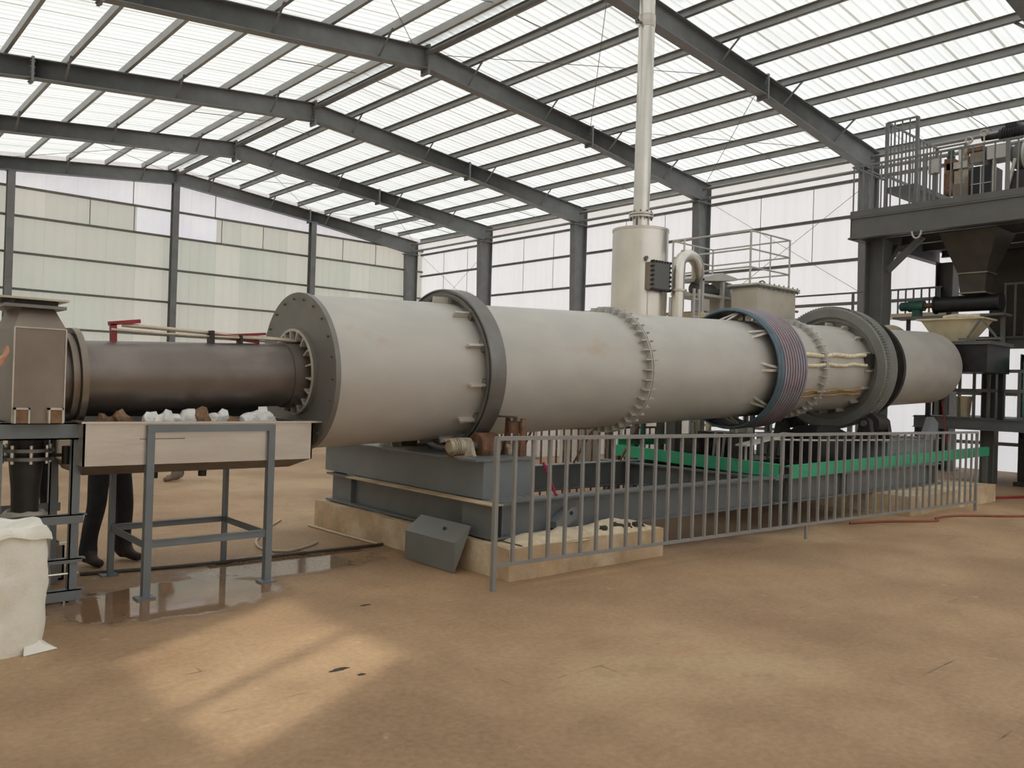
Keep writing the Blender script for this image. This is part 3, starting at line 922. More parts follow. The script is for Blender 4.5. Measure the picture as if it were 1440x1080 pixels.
ov = thing('outlet_valve', (1.22, 6.22, 0.55), 'dark flanged outlet pipe hanging below the discharge hood', 'valve')
MB().lathe([(0.42, 0.075), (0.74, 0.085), (0.90, 0.10), (1.08, 0.11)], 32, (1.22, 6.22, 0), 'z').build('pipe', 'dark', ov)
for z in (0.93, 0.985):
    MB().ring(z, z+0.022, 0.07, 0.16, 40, (1.22, 6.22, 0), 'z').build('flange', 'tyre', ov)
b = MB()
for i in range(8):
    a = 2*PI*i/8
    b.cyl((1.22+0.14*math.cos(a), 6.22+0.14*math.sin(a), 0.91), (1.22+0.14*math.cos(a), 6.22+0.14*math.sin(a), 1.03), 0.012, 6)
b.build('bolt_circle', 'stain', ov)
b = MB(); b.cyl((1.32, 6.18, 0.96), (1.44, 6.14, 0.96), 0.012, 8); b.cyl((1.44, 6.14, 0.90), (1.44, 6.14, 1.02), 0.03, 10)
b.build('handle', 'black', ov)

def sack(name, c, rx, ry, h, m, label, flap=False, seed=1, neck=0.85):
    t = thing(name, (c[0], c[1], 0), label, 'sack')
    n, rows = 64, 36
    v = []
    for j in range(rows+1):
        u = j/rows
        for i in range(n):
            a = 2*PI*i/n
            ca, sa = math.cos(a), math.sin(a)
            k_ = 1.0+0.05*math.sin(u*PI)-(1-neck)*max(0, (u-0.72)/0.28)**1.3
            k_ *= 1-0.5*max(0, 0.06-u)
            w = 0.11*noise.noise(Vector((ca*1.3+seed*9, sa*1.3, u*2.0+seed)))
            w += 0.055*noise.noise(Vector((ca*3.2+seed*5, sa*3.2, u*4.5+seed)))
            w += 0.030*abs(noise.noise(Vector((ca*7+seed, sa*7, u*3.0+u*u*5))))
            se = 1/(abs(ca)**2.5+abs(sa)**2.5)**(1/2.5)
            rr = k_*(1+w)*se
            v.append((c[0]+rx*rr*ca, c[1]+ry*rr*sa, h*u*(1+0.035*noise.noise(Vector((ca*1.5, sa*1.5, seed))))))
    f = []
    for j in range(rows):
        for i in range(n):
            i2 = (i+1) % n
            f.append((j*n+i, j*n+i2, (j+1)*n+i2, (j+1)*n+i))
    b = MB(); b.add(v, f, True)
    b.add(v[:n], [tuple(range(n-1, -1, -1))])
    top = v[-n:]
    rings = [top]
    for q, dz in ((0.82, 0.004), (0.6, -0.02), (0.3, -0.03)):
        rings.append([(c[0]+(p[0]-c[0])*q, c[1]+(p[1]-c[1])*q, p[2]+dz*h+0.03*h*noise.noise(Vector((p[0]*14, p[1]*14, q*7)))) for p in top])
    vv = [p for r_ in rings for p in r_]
    kf = []
    for j in range(len(rings)-1):
        for i in range(n):
            i2 = (i+1) % n
            kf.append((j*n+i, j*n+i2, (j+1)*n+i2, (j+1)*n+i))
    kf.append(tuple((len(rings)-1)*n+i for i in range(n)))
    b.add(vv, kf, True)
    b.build('bag', m, t)
    # folded-over mouth, drooping unevenly
    cuff = MB()
    vv = []
    for i, p in enumerate(top):
        o = Vector((p[0]-c[0], p[1]-c[1], 0)).normalized()
        a = 2*PI*i/n
        dr_ = 0.055+0.045*noise.noise(Vector((math.cos(a)*1.6, math.sin(a)*1.6, seed*2)))
        fl_o = 0.012+0.014*noise.noise(Vector((math.cos(a)*4, math.sin(a)*4, seed*4)))
        p = Vector(p)
        for (a_, z_) in ((-0.04, 0.0), (-0.012, 0.016), (0.008, 0.010), (0.016+fl_o, -dr_*0.45), (0.014+fl_o*1.5, -dr_)):
            vv.append(p+o*a_+Vector((0, 0, z_)))
    kf = []
    for i in range(n):
        i2 = (i+1) % n
        for k_ in range(4):
            kf.append((i*5+k_, i2*5+k_, i2*5+k_+1, i*5+k_+1))
    cuff.add(vv, kf, True)
    cuff.build('folded_mouth', m, t)
    if flap:
        fb = MB()
        d = Vector((0.75, -0.66, 0))
        e = Vector((0.66, 0.75, 0))
        base_ = Vector((c[0], c[1], 0))+d*(rx*0.98)
        Z = lambda z: Vector((0, 0, z))
        fb.add([base_-e*0.10+Z(0.003), base_+e*0.13+Z(0.003), base_+d*0.10+e*0.05+Z(0.003), base_-d*0.05+Z(0.12), base_+d*0.035+e*0.03+Z(0.03)],
               [(0, 2, 4), (0, 4, 3), (2, 1, 4), (1, 3, 4), (0, 1, 2)], True)
        fb.build('bottom_corner', m, t)
    return t
sack('woven_sack', (0.885, 5.20), 0.235, 0.20, 0.665, 'sack', 'full white woven sack standing alone on the floor at front left', flap=True, seed=2, neck=0.95)
sack('woven_sack', (1.215, 6.22), 0.15, 0.17, 0.58, 'sack2', 'dusty white sack hung under the outlet pipe inside the hood stand', seed=5, neck=0.7)
ab = thing('ash_box', (1.28, 6.85, 0), 'low dark brown box on the floor behind the hood stand', 'box')
b = MB(); b.box(1.0, 1.58, 6.7, 6.715, 0, 0.26); b.box(1.0, 1.58, 7.05, 7.065, 0, 0.26); b.box(1.0, 1.015, 6.7, 7.06, 0, 0.26); b.box(1.565, 1.58, 6.7, 7.06, 0, 0.26); b.box(1.0, 1.58, 6.7, 7.06, 0, 0.015)
b.build('body', 'brown', ab)
b = MB()
b.box(0.99, 1.59, 6.69, 6.72, 0.255, 0.27); b.box(0.99, 1.59, 7.05, 7.075, 0.255, 0.27)
b.build('rim', 'stain', ab)

# ------------------------------------------------------------------ plinths, steel base, supports
def slab(name, x0, x1, y0, y1, h, m, label, cat, seed):
    bm = bmesh.new()
    nx, ny = 14, 14
    b = MB()
    v = []; f = []
    def P(i, j, z):
        x = x0+(x1-x0)*i/nx; y_ = y0+(y1-y0)*j/ny
        w = 0.02
        return (x+w*noise.noise(Vector((x*2, y_*2, z+seed)))*(1 if 0 < i < nx else 0.6), y_+w*noise.noise(Vector((y_*2, x*2+5, z+seed))), z+(0.018*noise.noise(Vector((x*3, y_*3, seed))) if z > 0 else 0))
    for k_, z in ((0, 0.0), (1, h)):
        for i in range(nx+1):
            for j in range(ny+1):
                v.append(P(i, j, z))
    o1 = (nx+1)*(ny+1)
    idx = lambda k_, i, j: k_*o1+i*(ny+1)+j
    for i in range(nx):
        for j in range(ny):
            f.append((idx(1, i, j), idx(1, i+1, j), idx(1, i+1, j+1), idx(1, i, j+1)))
        f.append((idx(0, i, 0), idx(0, i+1, 0), idx(1, i+1, 0), idx(1, i, 0)))
        f.append((idx(0, i, ny), idx(1, i, ny), idx(1, i+1, ny), idx(0, i+1, ny)))
    for j in range(ny):
        f.append((idx(0, 0, j), idx(1, 0, j), idx(1, 0, j+1), idx(0, 0, j+1)))
        f.append((idx(0, nx, j), idx(0, nx, j+1), idx(1, nx, j+1), idx(1, nx, j)))
    bm.free()
    b.add(v, f)
    o = b.build(name, m)
    return tag(o, label, cat)
slab('concrete_plinth', 4.25, 6.12, 4.80, 7.95, 0.255, 'conc', 'rough tan concrete plinth under the left end of the kiln base', 'plinth', 1)
slab('concrete_plinth', 10.95, 13.95, 4.62, 7.66, 0.255, 'conc', 'tan concrete plinth at the far right end of the fence', 'plinth', 4)
# sand spilt on the plinth edge
b = MB()
n = 24
v = []; f = []
for i in range(n+1):
    x = 4.42+1.62*i/n
    hgt = 0.03+0.06*(0.5+noise.noise(Vector((x*2.2, 3, 0))))+0.03*noise.noise(Vector((x*9, 1, 0)))
    hgt *= min(1, i/3, (n-i)/2+0.15)
    for (yy, zz) in ((4.80, 0.245), (4.86, 0.26+hgt*0.5), (4.97, 0.26+hgt*0.95), (5.07, 0.26+hgt), (5.16, 0.25)):
        v.append((x, yy+0.02*noise.noise(Vector((x*6, yy*9, 2))), zz))
for i in range(n):
    for k_ in range(4):
        f.append((i*5+k_, (i+1)*5+k_, (i+1)*5+k_+1, i*5+k_+1))
b.add(v, f, True)
o = b.build('sand_spill', 'sand'); tag(o, 'pale sand spilt along the front edge of the left plinth', 'sand'); o['kind'] = 'stuff'
b = MB()
for i in range(9):
    rock(b, (5.42+0.055*i+0.02*math.sin(i*4), 4.90+0.03*math.sin(i*7), 0.295+0.012*math.sin(i*3)), 0.035+0.012*math.sin(i*5), i+20, (1.2, 1, 0.9), 2, 0.6)
tag(b.build('debris_lump', 'debris'), 'small heap of black charred debris on the plinth behind the fence', 'debris')

base = thing('beam_frame', (8.6, 6.25, 0.26), 'blue-grey welded steel beam base carrying the kiln', 'base frame')
MB().ibeam((4.36, 5.20, 0.415), (13.2, 5.20, 0.415), 0.31, 0.16, 0.018, 0.012).build('long_beam', 'bgrey2', base)
MB().ibeam((4.36, 7.40, 0.415), (13.2, 7.40, 0.415), 0.31, 0.16, 0.018, 0.012).build('long_beam', 'bgrey2', base)
for x in (4.42, 8.6, 10.2, 12.9):
    MB().ibeam((x, 5.10, 0.41), (x, 7.86, 0.41), 0.29, 0.17, 0.018, 0.012).build('cross_beam', 'bgrey2', base)
MB().box(4.315, 4.355, 5.08, 5.5, 0.27, 0.55).build('end_stiffener', 'bgrey2', base)
b = MB(); b.bar((4.30, 5.02, 0.560), (4.30, 7.3, 0.560), 0.12, 0.010)
b.build('flange_strip', 'conc', base)
b = MB()
b.prism([(5.02, 5.185, 0.30), (5.02, 5.185, 0.36), (5.20, 5.185, 0.47), (5.27, 5.185, 0.47), (5.27, 5.185, 0.38), (5.12, 5.185, 0.29)], (0, -0.10, 0))
lug = b.build('lifting_lug', 'bgrey', base)
MB().cyl((5.20, 5.08, 0.425), (5.20, 5.20, 0.425), 0.018, 12).build('lug_hole', 'black', lug)
for (x0, x1, z1) in ((4.37, 4.95, 0.885), (11.75, 13.3, 0.90)):
    sb = MB().box(x0, x1, 5.30, 7.95 if x0 < 6 else 7.4, 0.57, z1).build('support_box', 'bgrey', base)
    MB().box(x0-0.10, x1+0.03, 5.28, 7.97 if x0 < 6 else 7.42, z1, z1+0.018).build('top_plate', 'bgrey2', sb)
b = MB(); b.prism([(13.05, 5.33, 0.918), (13.55, 5.33, 0.918), (13.55, 5.33, 1.16), (13.38, 5.33, 1.25), (13.30, 5.33, 1.25)], (0, 0.08, 0))
b.build('gusset_bracket', 'bgrey', base)
MB().box(13.0, 13.6, 5.30, 6.9, 0.918, 0.935).build('bracket_plate', 'bgrey', base)

def trunnion(x0, x1, zt, rt_, tyre_r, dy, label, rr=0.12, m='rust'):
    xc = (x0+x1)/2
    tz = zc(xc)
    dist = tyre_r+rr
    yy = AY+dy
    zz = tz-math.sqrt(dist*dist-dy*dy)
    t = thing('support_roller', (xc, yy, zt), label, 'roller', 'kiln support rollers')
    MB().lathe([(x0, 0.0001), (x0, rr-0.01), (x0+0.01, rr), (x1-0.01, rr), (x1, rr-0.01), (x1, 0.0001)], 40, (0, yy, zz), 'x').build('roller', m, t)
    MB().cyl((x0-0.22, yy, zz), (x1+0.22, yy, zz), 0.045, 16).build('shaft', 'tyre', t)
    for xa in (x0-0.19, x1+0.07):
        b = MB(); b.prism([(xa, yy-0.12, zt), (xa, yy+0.12, zt), (xa, yy+0.07, zz+0.04), (xa, yy+0.035, zz+0.075), (xa, yy-0.035, zz+0.075), (xa, yy-0.07, zz+0.04)], (0.11, 0, 0))
        b.build('bearing_block', 'motor' if rr < 0.13 else m, t)
    return zz
ZS = 0.903
zz1 = trunnion(4.58, 4.80, ZS, 0, 0.757, -0.57, 'rusty support roller below the first tyre on the near side', 0.118)
trunnion(4.58, 4.80, ZS, 0, 0.757, 0.57, 'rusty support roller below the first tyre on the far side', 0.118)
trunnion(11.82, 12.12, 0.918, 0, 0.90, -0.66, 'dark support roller below the drive tyre on the near side', 0.14, 'dark')
trunnion(11.82, 12.12, 0.918, 0, 0.90, 0.66, 'dark support roller below the drive tyre on the far side', 0.14, 'dark')

gmot = thing('gear_motor', (4.33, 5.60, ZS), 'small beige gear motor beside the rusty near-side roller', 'motor')
yy = 5.60
MB().lathe([(4.23, 0.0001), (4.23, 0.05), (4.25, 0.062), (4.33, 0.066), (4.345, 0.075), (4.36, 0.075), (4.36, 0.0001)], 28, (0, yy, ZS+0.085), 'x').build('motor_body', 'motor', gmot)
b = MB(); b.box(4.36, 4.43, yy-0.055, yy+0.055, ZS+0.0, ZS+0.145)
b.build('gearbox', 'motor', gmot)
MB().box(4.24, 4.44, yy-0.07, yy+0.07, ZS, ZS+0.012).build('foot', 'rust', gmot)
MB().box(4.18, 4.30, yy-0.02, yy+0.02, ZS+0.14, ZS+0.155).build('terminal_cover', 'motor', gmot)
b = MB()
for x in (4.26, 4.285, 4.31):
    b.ring(x, x+0.008, 0.055, 0.074, 28, (0, yy, ZS+0.085), 'x')
b.build('cooling_fins', 'motor', gmot)

# guide roller stand right of the first tyre (rusty assembly above the support box)
gr = thing('thrust_roller', (5.0, 5.45, ZS), 'rusty thrust roller bracket right of the gear motor', 'roller')
b = MB(); b.prism([(4.86, 5.40, ZS), (4.93, 5.40, ZS), (4.91, 5.40, ZS+0.34), (4.88, 5.40, ZS+0.34)], (0, 0.03, 0)); b.prism([(4.86, 5.60, ZS), (4.93, 5.60, ZS), (4.91, 5.60, ZS+0.34), (4.88, 5.60, ZS+0.34)], (0, 0.03, 0))
b.build('upright', 'rust', gr)
MB().lathe([(ZS+0.20, 0.0001), (ZS+0.20, 0.07), (ZS+0.30, 0.075), (ZS+0.30, 0.0001)], 24, (4.895, 5.515, 0), 'z').build('wheel', 'rust', gr)
MB().box(4.80, 4.97, 5.38, 5.65, ZS+0.335, ZS+0.35).build('cap', 'hood', gr)
MB().cyl((4.895, 5.515, ZS), (4.895, 5.515, ZS+0.34), 0.02, 10).build('spindle', 'tyre', gr)

o = MB().tube([(5.0, 5.25, 0.86), (5.06, 5.22, 0.72), (5.10, 5.20, 0.60), (5.11, 5.18, 0.575)], 0.013, 8, 3).build('lifting_strap', 'pink')
tag(o, 'crimson webbing strap hanging beside the support box', 'strap')
# bent sheet-metal cover leaning on the plinth
cv = thing('sheet_cover', (4.12, 5.6, 0), 'bent grey sheet-metal cover leaning against the plinth corner', 'cover')
b = MB()
b.prism([(4.07, 5.97, 0.005), (4.07, 5.97, 0.245), (4.23, 5.97, 0.37), (4.235, 5.97, 0.363), (4.078, 5.97, 0.24), (4.078, 5.97, 0.005)], (0, -0.70, 0))
b.build('bent_sheet', 'cover', cv)
b = MB(); b.prism([(4.073, 5.275, 0.005), (4.073, 5.275, 0.243), (4.23, 5.275, 0.366), (4.16, 5.275, 0.20)], (0, -0.008, 0))
b.build('side_lip', 'cover', cv)
MB().cyl((4.148, 5.52, 0.310), (4.158, 5.52, 0.330), 0.014, 8).build('slot', 'black', cv)

# ------------------------------------------------------------------ fence in front of the kiln
fence = thing('steel_fence', (8.2, 4.5, 0), 'long grey steel fence with upright bars in front of the kiln base', 'fence')
FA, FB = Vector((3.97, 4.665, 0)), Vector((12.45, 4.375, 0))
fd = (FB-FA).normalized()
flen = (FB-FA).length
def fpt(t, z):
    p = FA+fd*t
    return (p.x, p.y, z)
MB().bar(fpt(-0.01, 1.125), fpt(flen, 1.085), 0.04, 0.03).build('top_rail', 'fence', fence)
MB().bar(fpt(0.0, 0.185), fpt(flen, 0.125), 0.03, 0.025).build('bottom_rail', 'fence', fence)
pm = MB().bar((0, 0, 0), (0, 0, 1.12), 0.035, 0.035).mesh('post', M['fence'], (0, 0, 0))
for t in (0.0, 4.2, flen-0.01):
    if t == 4.2:
        MB().bar(fpt(t, 0), fpt(t, 0.16), 0.025, 0.025).build('foot_post', 'fence', fence)
    else:
        MB().bar(fpt(t, 0), fpt(t, 1.125 if t == 0 else 1.085), 0.034, 0.034).build('post', 'fence', fence)
nb = int(flen/0.176)
blm = MB().bar((0, 0, 0), (0, 0, 0.94), 0.024, 0.024).mesh('baluster', M['fence'], (0, 0, 0))
for i in range(1, nb):
    t = flen*i/nb
    inst(blm, 'baluster', fence, fpt(t, 0.185-0.06*t/flen))

# low dark railing behind the kiln
rr_ = thing('rear_railing', (8.0, 8.2, 0), 'low dark railing standing behind the kiln base', 'railing')
MB().bar((5.9, 8.2, 0.96), (10.2, 8.2, 0.96), 0.03, 0.03).build('top_rail', 'rust', rr_)
MB().bar((5.9, 8.2, 0.12), (10.2, 8.2, 0.12), 0.03, 0.03).build('bottom_rail', 'rust', rr_)
blm2 = MB().bar((0, 0, 0), (0, 0, 0.96), 0.02, 0.02).mesh('baluster', M['rust'], (0, 0, 0))
for i in range(31):
    inst(blm2, 'baluster', rr_, (5.9+i*4.3/30, 8.2, 0))
part = thing('low_partition', (13.0, 13.2, 0), 'low white panel partition seen below the middle of the kiln', 'partition')
for i in range(9):
    MB().box(9.6+i*0.92, 10.48+i*0.92, 13.2, 13.24, 0.02, 1.02).build('panel', 'partw', part)
    MB().box(9.55+i*0.92, 9.6+i*0.92, 13.18, 13.26, 0, 1.05).build('post', 'lgrey', part)
cab = thing('control_cabinet', (9.9, 9.4, 0), 'small grey control cabinet behind the rear railing', 'cabinet')
MB().box(9.6, 10.15, 9.3, 9.7, 0.06, 0.92).build('body', 'lgrey', cab)
MB().box(9.63, 10.12, 9.285, 9.3, 0.1, 0.89).build('door', 'lgrey', cab)
MB().box(9.6, 10.15, 9.32, 9.68, 0, 0.06).build('base', 'mezz', cab)

gp = thing('fuel_pipe', (7.0, 7.08, 0.0), 'rusty wavy fuel pipe running behind the kiln underside', 'pipe')
MB().tube([(5.3, 7.08, 1.05), (6.2, 7.08, 1.09), (7.1, 7.08, 1.15), (7.35, 7.08, 1.05), (7.7, 7.08, 1.05), (8.1, 7.08, 1.13), (8.9, 7.08, 1.18), (9.8, 7.08, 1.19)], 0.016, 8, 5).build('pipe', 'rust', gp)
for x, z in ((5.6, 1.06), (6.6, 1.11), (7.6, 1.05), (8.5, 1.15)):
    MB().bar((x, 7.08, z), (x, 7.42, 0.57), 0.02, 0.02).build('pipe_support', 'rust', gp)

# ------------------------------------------------------------------ green frame beams
g1 = MB().cbeam((8.78, 5.06, 0.625), (15.8, 5.36, 0.655), 0.15, 0.07, 0.01, side=-1).build('green_beam', 'green')
tag(g1, 'bright green steel channel running right behind the fence', 'beam', 'green channels')
g2 = MB().cbeam((8.62, 5.13, 0.64), (9.0, 8.0, 0.66), 0.15, 0.07, 0.01, side=1).build('green_beam', 'green')
tag(g2, 'bright green steel channel crossing below the kiln drive', 'beam', 'green channels')
g3 = MB().cbeam((9.05, 7.95, 0.80), (12.5, 7.95, 0.80), 0.15, 0.07, 0.01, side=1).build('green_beam', 'green')
tag(g3, 'dark shaded green channel behind the kiln drive', 'beam', 'green channels')
for (x, y_, z1, lb) in ((8.86, 5.13, 0.55, 'short grey post under the corner of the green channels'), (12.4, 5.24, 0.565, 'short grey post under the green channel near the fence end'), (15.6, 5.35, 0.58, 'short grey post under the far end of the green channel'), (8.98, 7.9, 0.58, 'short grey post under the rear end of the green cross channel'), (12.3, 7.98, 0.725, 'short grey post under the rear green channel')):
    b = MB(); b.bar((x, y_, 0), (x, y_, z1), 0.07, 0.07); b.bar((x, y_, 0), (x, y_, 0.012), 0.16, 0.16)
    tag(b.build('beam_post', 'mezz'), lb, 'post', 'posts under the green channels')

# ------------------------------------------------------------------ kiln drive under the drum
dr = thing('kiln_drive', (8.2, 6.25, 0.57), 'dark oily motor and gear drive under the middle of the kiln', 'drive unit')
MB().box(7.4, 9.3, 5.75, 6.9, 0.57, 0.62).build('bed_plate', 'dark', dr)
MB().box(8.15, 8.65, 5.95, 6.5, 0.62, 0.98).build('gearbox', 'dark', dr)
MB().lathe([(7.5, 0.0001), (7.5, 0.12), (7.55, 0.15), (7.95, 0.15), (8.0, 0.11), (8.15, 0.11), (8.15, 0.0001)], 32, (0, 6.2, 0.80), 'x').build('motor', 'dark', dr)
b = MB()
for i in range(10):
    b.ring(7.58+i*0.036, 7.594+i*0.036, 0.145, 0.165, 32, (0, 6.2, 0.80), 'x')
b.build('cooling_fins', 'dark', dr)
b = MB(); b.ring(8.72, 8.76, 0.03, 0.19, 36, (0, 6.2, 0.86), 'x')
for i in range(18):
    a = 2*PI*i/18
    b.bar((8.72, 6.2+0.185*math.cos(a), 0.86+0.185*math.sin(a)), (8.76, 6.2+0.185*math.cos(a), 0.86+0.185*math.sin(a)), 0.03, 0.03)
b.build('sprocket', 'tyre', dr)
b = MB(); b.cyl((8.3, 6.0, 0.98), (8.3, 6.0, 1.06), 0.05, 12); b.box(8.45, 8.6, 5.9, 6.1, 0.98, 1.05)
b.build('breather_cap', 'fin', dr)
for (x, z) in ((7.6, 1.02), (7.8, 0.99), (8.9, 1.0), (9.1, 0.9)):
    MB().bar((x, 5.85, 0.62), (x+0.05, 5.85, z), 0.025, 0.025).build('guard_bar', 'tyre', dr)
dr.location.x += 1.55
dr.location.y += 0.55
b = MB(); b.bar((8.6, 5.62, 0.90), (9.65, 5.62, 1.03), 0.16, 0.02)
b.bar((8.7, 5.62, 0.58), (8.7, 5.62, 0.90), 0.02, 0.02); b.bar((9.55, 5.62, 0.50), (9.55, 5.62, 1.01), 0.02, 0.02)
tag(b.build('guard_plate', 'lgrey'), 'sloping grey guard plate just above the fence below the slip rings', 'guard')
tk = thing('green_tank', (9.35, 7.7, 0.0), 'small green capped post behind the kiln drive', 'post')
MB().cyl((9.35, 7.75, 0.0), (9.35, 7.75, 1.05), 0.04, 16).build('post', 'dgreen', tk)
MB().cyl((9.35, 7.75, 1.05), (9.35, 7.75, 1.22), 0.055, 16).build('cap', 'green', tk)
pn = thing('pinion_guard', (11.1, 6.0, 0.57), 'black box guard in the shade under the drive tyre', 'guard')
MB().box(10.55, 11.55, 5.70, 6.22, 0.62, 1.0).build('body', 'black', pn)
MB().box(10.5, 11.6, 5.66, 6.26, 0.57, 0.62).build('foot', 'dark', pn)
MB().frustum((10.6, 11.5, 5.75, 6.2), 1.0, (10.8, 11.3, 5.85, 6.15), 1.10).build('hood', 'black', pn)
b = MB()
b.tube([(8.9, 5.4, 0.98), (10.0, 5.4, 0.95), (11.2, 5.4, 0.93), (11.9, 5.32, 0.925)], 0.012, 6, 4)
tag(b.build('drive_cable', 'lgrey'), 'thin pale cable strung under the kiln toward the right support box', 'cable')

# ------------------------------------------------------------------ exhaust vessel and chimney
VX, VY, VR = 9.70, 8.20, 0.42
vessel = thing('exhaust_vessel', (VX, VY, 0), 'upright stainless exhaust vessel behind the kiln with a black hatch', 'vessel')
MB().lathe([(1.2, 0.0001), (1.2, VR), (3.93, VR), (3.94, VR-0.015), (3.98, 0.14)], 64, (VX, VY, 0), 'z').build('shell', 'stain', vessel)
MB().ring(3.905, 3.945, VR-0.01, VR+0.008, 64, (VX, VY, 0), 'z').build('top_rim', 'stainp', vessel)
for (dx, dy) in ((-0.3, -0.25), (0.3, -0.25), (-0.3, 0.25), (0.3, 0.25)):
    MB().bar((VX+dx, VY+dy, 0), (VX+dx, VY+dy, 1.25), 0.09, 0.09).build('leg', 'mezz', vessel)
vd = Vector((-0.10, -0.995, 0)); ve = Vector((0.995, -0.10, 0))
vc = Vector((VX, VY, 3.20))-ve*0.06
b = MB(); b.bar(vc+vd*0.30, vc+vd*0.50, 0.34, 0.40)
door = b.build('hatch', 'hood', vessel)
b = MB(); b.bar(vc+vd*0.50, vc+vd*0.525, 0.36, 0.42)
b.build('hatch_cover', 'mezz', door)
b = MB()
for i in range(7):
    for s in (-1, 1):
        p = vc+vd*0.52+ve*(s*0.175)+Vector((0, 0, -0.2+0.4*i/6))
        b.cyl(p-vd*0.04, p+vd*0.02, 0.018, 6)
        p = vc+vd*0.52+ve*(-0.175+0.35*i/6)+Vector((0, 0, s*0.205))
        b.cyl(p-vd*0.04, p+vd*0.02, 0.018, 6)
b.build('hatch_bolts', 'black', door)['kind'] = 'stuff'
b = MB(); b.tube([(VX-0.33, VY-0.2, 3.93), (VX-0.33, VY-0.2, 4.08)], 0.018, 8)
b.build('vent_stub', 'mezz', vessel)
b = MB(); pn_ = Vector((VX, VY, 3.46))+Vector((-0.62, -0.78, 0)).normalized()*VR
b.cyl(pn_, pn_+Vector((-0.035, -0.045, 0)), 0.03, 14); b.cyl(pn_+Vector((-0.035, -0.045, 0)), pn_+Vector((-0.04, -0.05, -0.05)), 0.012, 8)
b.build('gauge_port', 'mezz', vessel)
b = MB(); b.bar((VX-0.225, VY-0.358, 1.3), (VX-0.225, VY-0.358, 3.40), 0.014, 0.012, (0.53, 0.85, 0))
b.build('weld_seam', 'stainp', vessel)

chim = thing('chimney', (VX, VY, 3.98), 'tall thin stainless chimney rising from the vessel through the roof', 'chimney')
b = MB(); b.lathe([(3.98, 0.125), (4.13, 0.125)], 40, (VX, VY, 0), 'z')
b.build('stub', 'stain', chim)
b = MB(); b.ring(4.13, 4.16, 0.10, 0.185, 40, (VX, VY, 0), 'z'); b.ring(4.17, 4.20, 0.10, 0.185, 40, (VX, VY, 0), 'z')
fl2 = b.build('flange', 'stainp', chim)
b = MB()
for i in range(10):
    a = 2*PI*i/10
    b.cyl((VX+0.16*math.cos(a), VY+0.16*math.sin(a), 4.10), (VX+0.16*math.cos(a), VY+0.16*math.sin(a), 4.23), 0.014, 6)
b.build('flange_bolts', 'mezz', fl2)['kind'] = 'stuff'
MB().lathe([(4.20, 0.122), (5.9, 0.122), (7.05, 0.122)], 40, (VX, VY, 0), 'z').build('lower_pipe', 'stain', chim)
MB().lathe([(7.05, 0.118), (10.2, 0.118)], 40, (VX, VY, 0), 'z').build('upper_pipe', 'stain', chim)
MB().ring(7.02, 7.20, 0.115, 0.13, 40, (VX, VY, 0), 'z').build('joint_band', 'stainp', chim)
b = MB(); b.bar((VX-0.12, VY, 7.06), (VX-0.2, VY+0.02, 7.06), 0.03, 0.03); b.ring(-0.015, 0.015, 0.02, 0.04, 16, (VX-0.22, VY, 7.06), 'y')
b.build('guy_lug', 'mezz', chim)

up_ = thing('return_duct', (9.9, 7.62, 0), 'stainless inverted-U duct between the vessel and the blower', 'duct')
pts = [(9.90, 7.62, 1.4), (9.90, 7.62, 3.25)]
for i in range(1, 8):
    a = PI*i/8
    pts.append((10.14-0.24*math.cos(a), 7.62, 3.36+0.20*math.sin(a)))
pts += [(10.41, 7.65, 3.34), (10.56, 7.76, 3.31), (10.74, 7.88, 3.29)]
MB().tube(pts, 0.092, 20).build('pipe', 'stain', up_)
for z in (3.0,):
    MB().ring(z, z+0.03, 0.085, 0.125, 28, (9.90, 7.62, 0), 'z').build('flange', 'stainp', up_)
b = MB(); b.tube([(10.02, 7.62, 3.54), (10.02, 7.62, 3.80)], 0.014, 8); b.tube([(10.20, 7.62, 3.54), (10.20, 7.62, 3.66)], 0.014, 8); b.cyl((9.97, 7.62, 3.6), (10.07, 7.62, 3.6), 0.03, 10); b.cyl((10.15, 7.62, 3.6), (10.25, 7.62, 3.6), 0.03, 10)
b.build('valve_stems', 'stainp', up_)['kind'] = 'stuff'
MB().box(9.82, 9.98, 7.54, 7.70, 0, 1.42).build('duct_foot', 'mezz', up_)

blow = thing('blower', (10.75, 7.65, 2.72), 'light grey blower with open cover behind the kiln drum', 'blower')
b = MB()
b.lathe([(0, 0.0001), (0, 0.27), (0.03, 0.29), (0.20, 0.29), (0.23, 0.27), (0.23, 0.0001)], 40, (11.05, 7.65, 3.02), 'x')
b.build('volute', 'lgrey', blow)
b = MB(); b.prism([(10.22, 7.35, 3.20), (11.15, 7.35, 3.30), (11.15, 7.35, 3.34), (10.75, 7.35, 3.38), (10.22, 7.35, 3.25)], (0, 0.6, 0))
b.build('cover', 'lgrey', blow)
for (x, y_) in ((10.26, 7.38), (10.26, 7.9), (10.80, 7.38)):
    MB().bar((x, y_, 2.72), (x, y_, 3.24), 0.06, 0.05).build('cover_post', 'lgrey', blow)
MB().box(10.22, 11.10, 7.36, 7.92, 2.98, 3.02).build('motor_shelf', 'lgrey', blow)
b = MB(); b.lathe([(10.34, 0.0001), (10.34, 0.07), (10.38, 0.10), (10.85, 0.10), (10.88, 0.05), (11.05, 0.05)], 28, (0, 7.62, 3.12), 'x')
b.build('motor', 'mezz', blow)
MB().box(10.30, 10.50, 7.40, 7.55, 2.76, 2.94).build('switch_box', 'lgrey', blow)
bs = thing('blower_stand', (10.75, 7.65, 0), 'tall cream steel stand carrying the blower behind the kiln', 'stand')
MB().box(10.18, 11.32, 7.33, 7.95, 2.64, 2.72).build('top_frame', 'cream', bs)
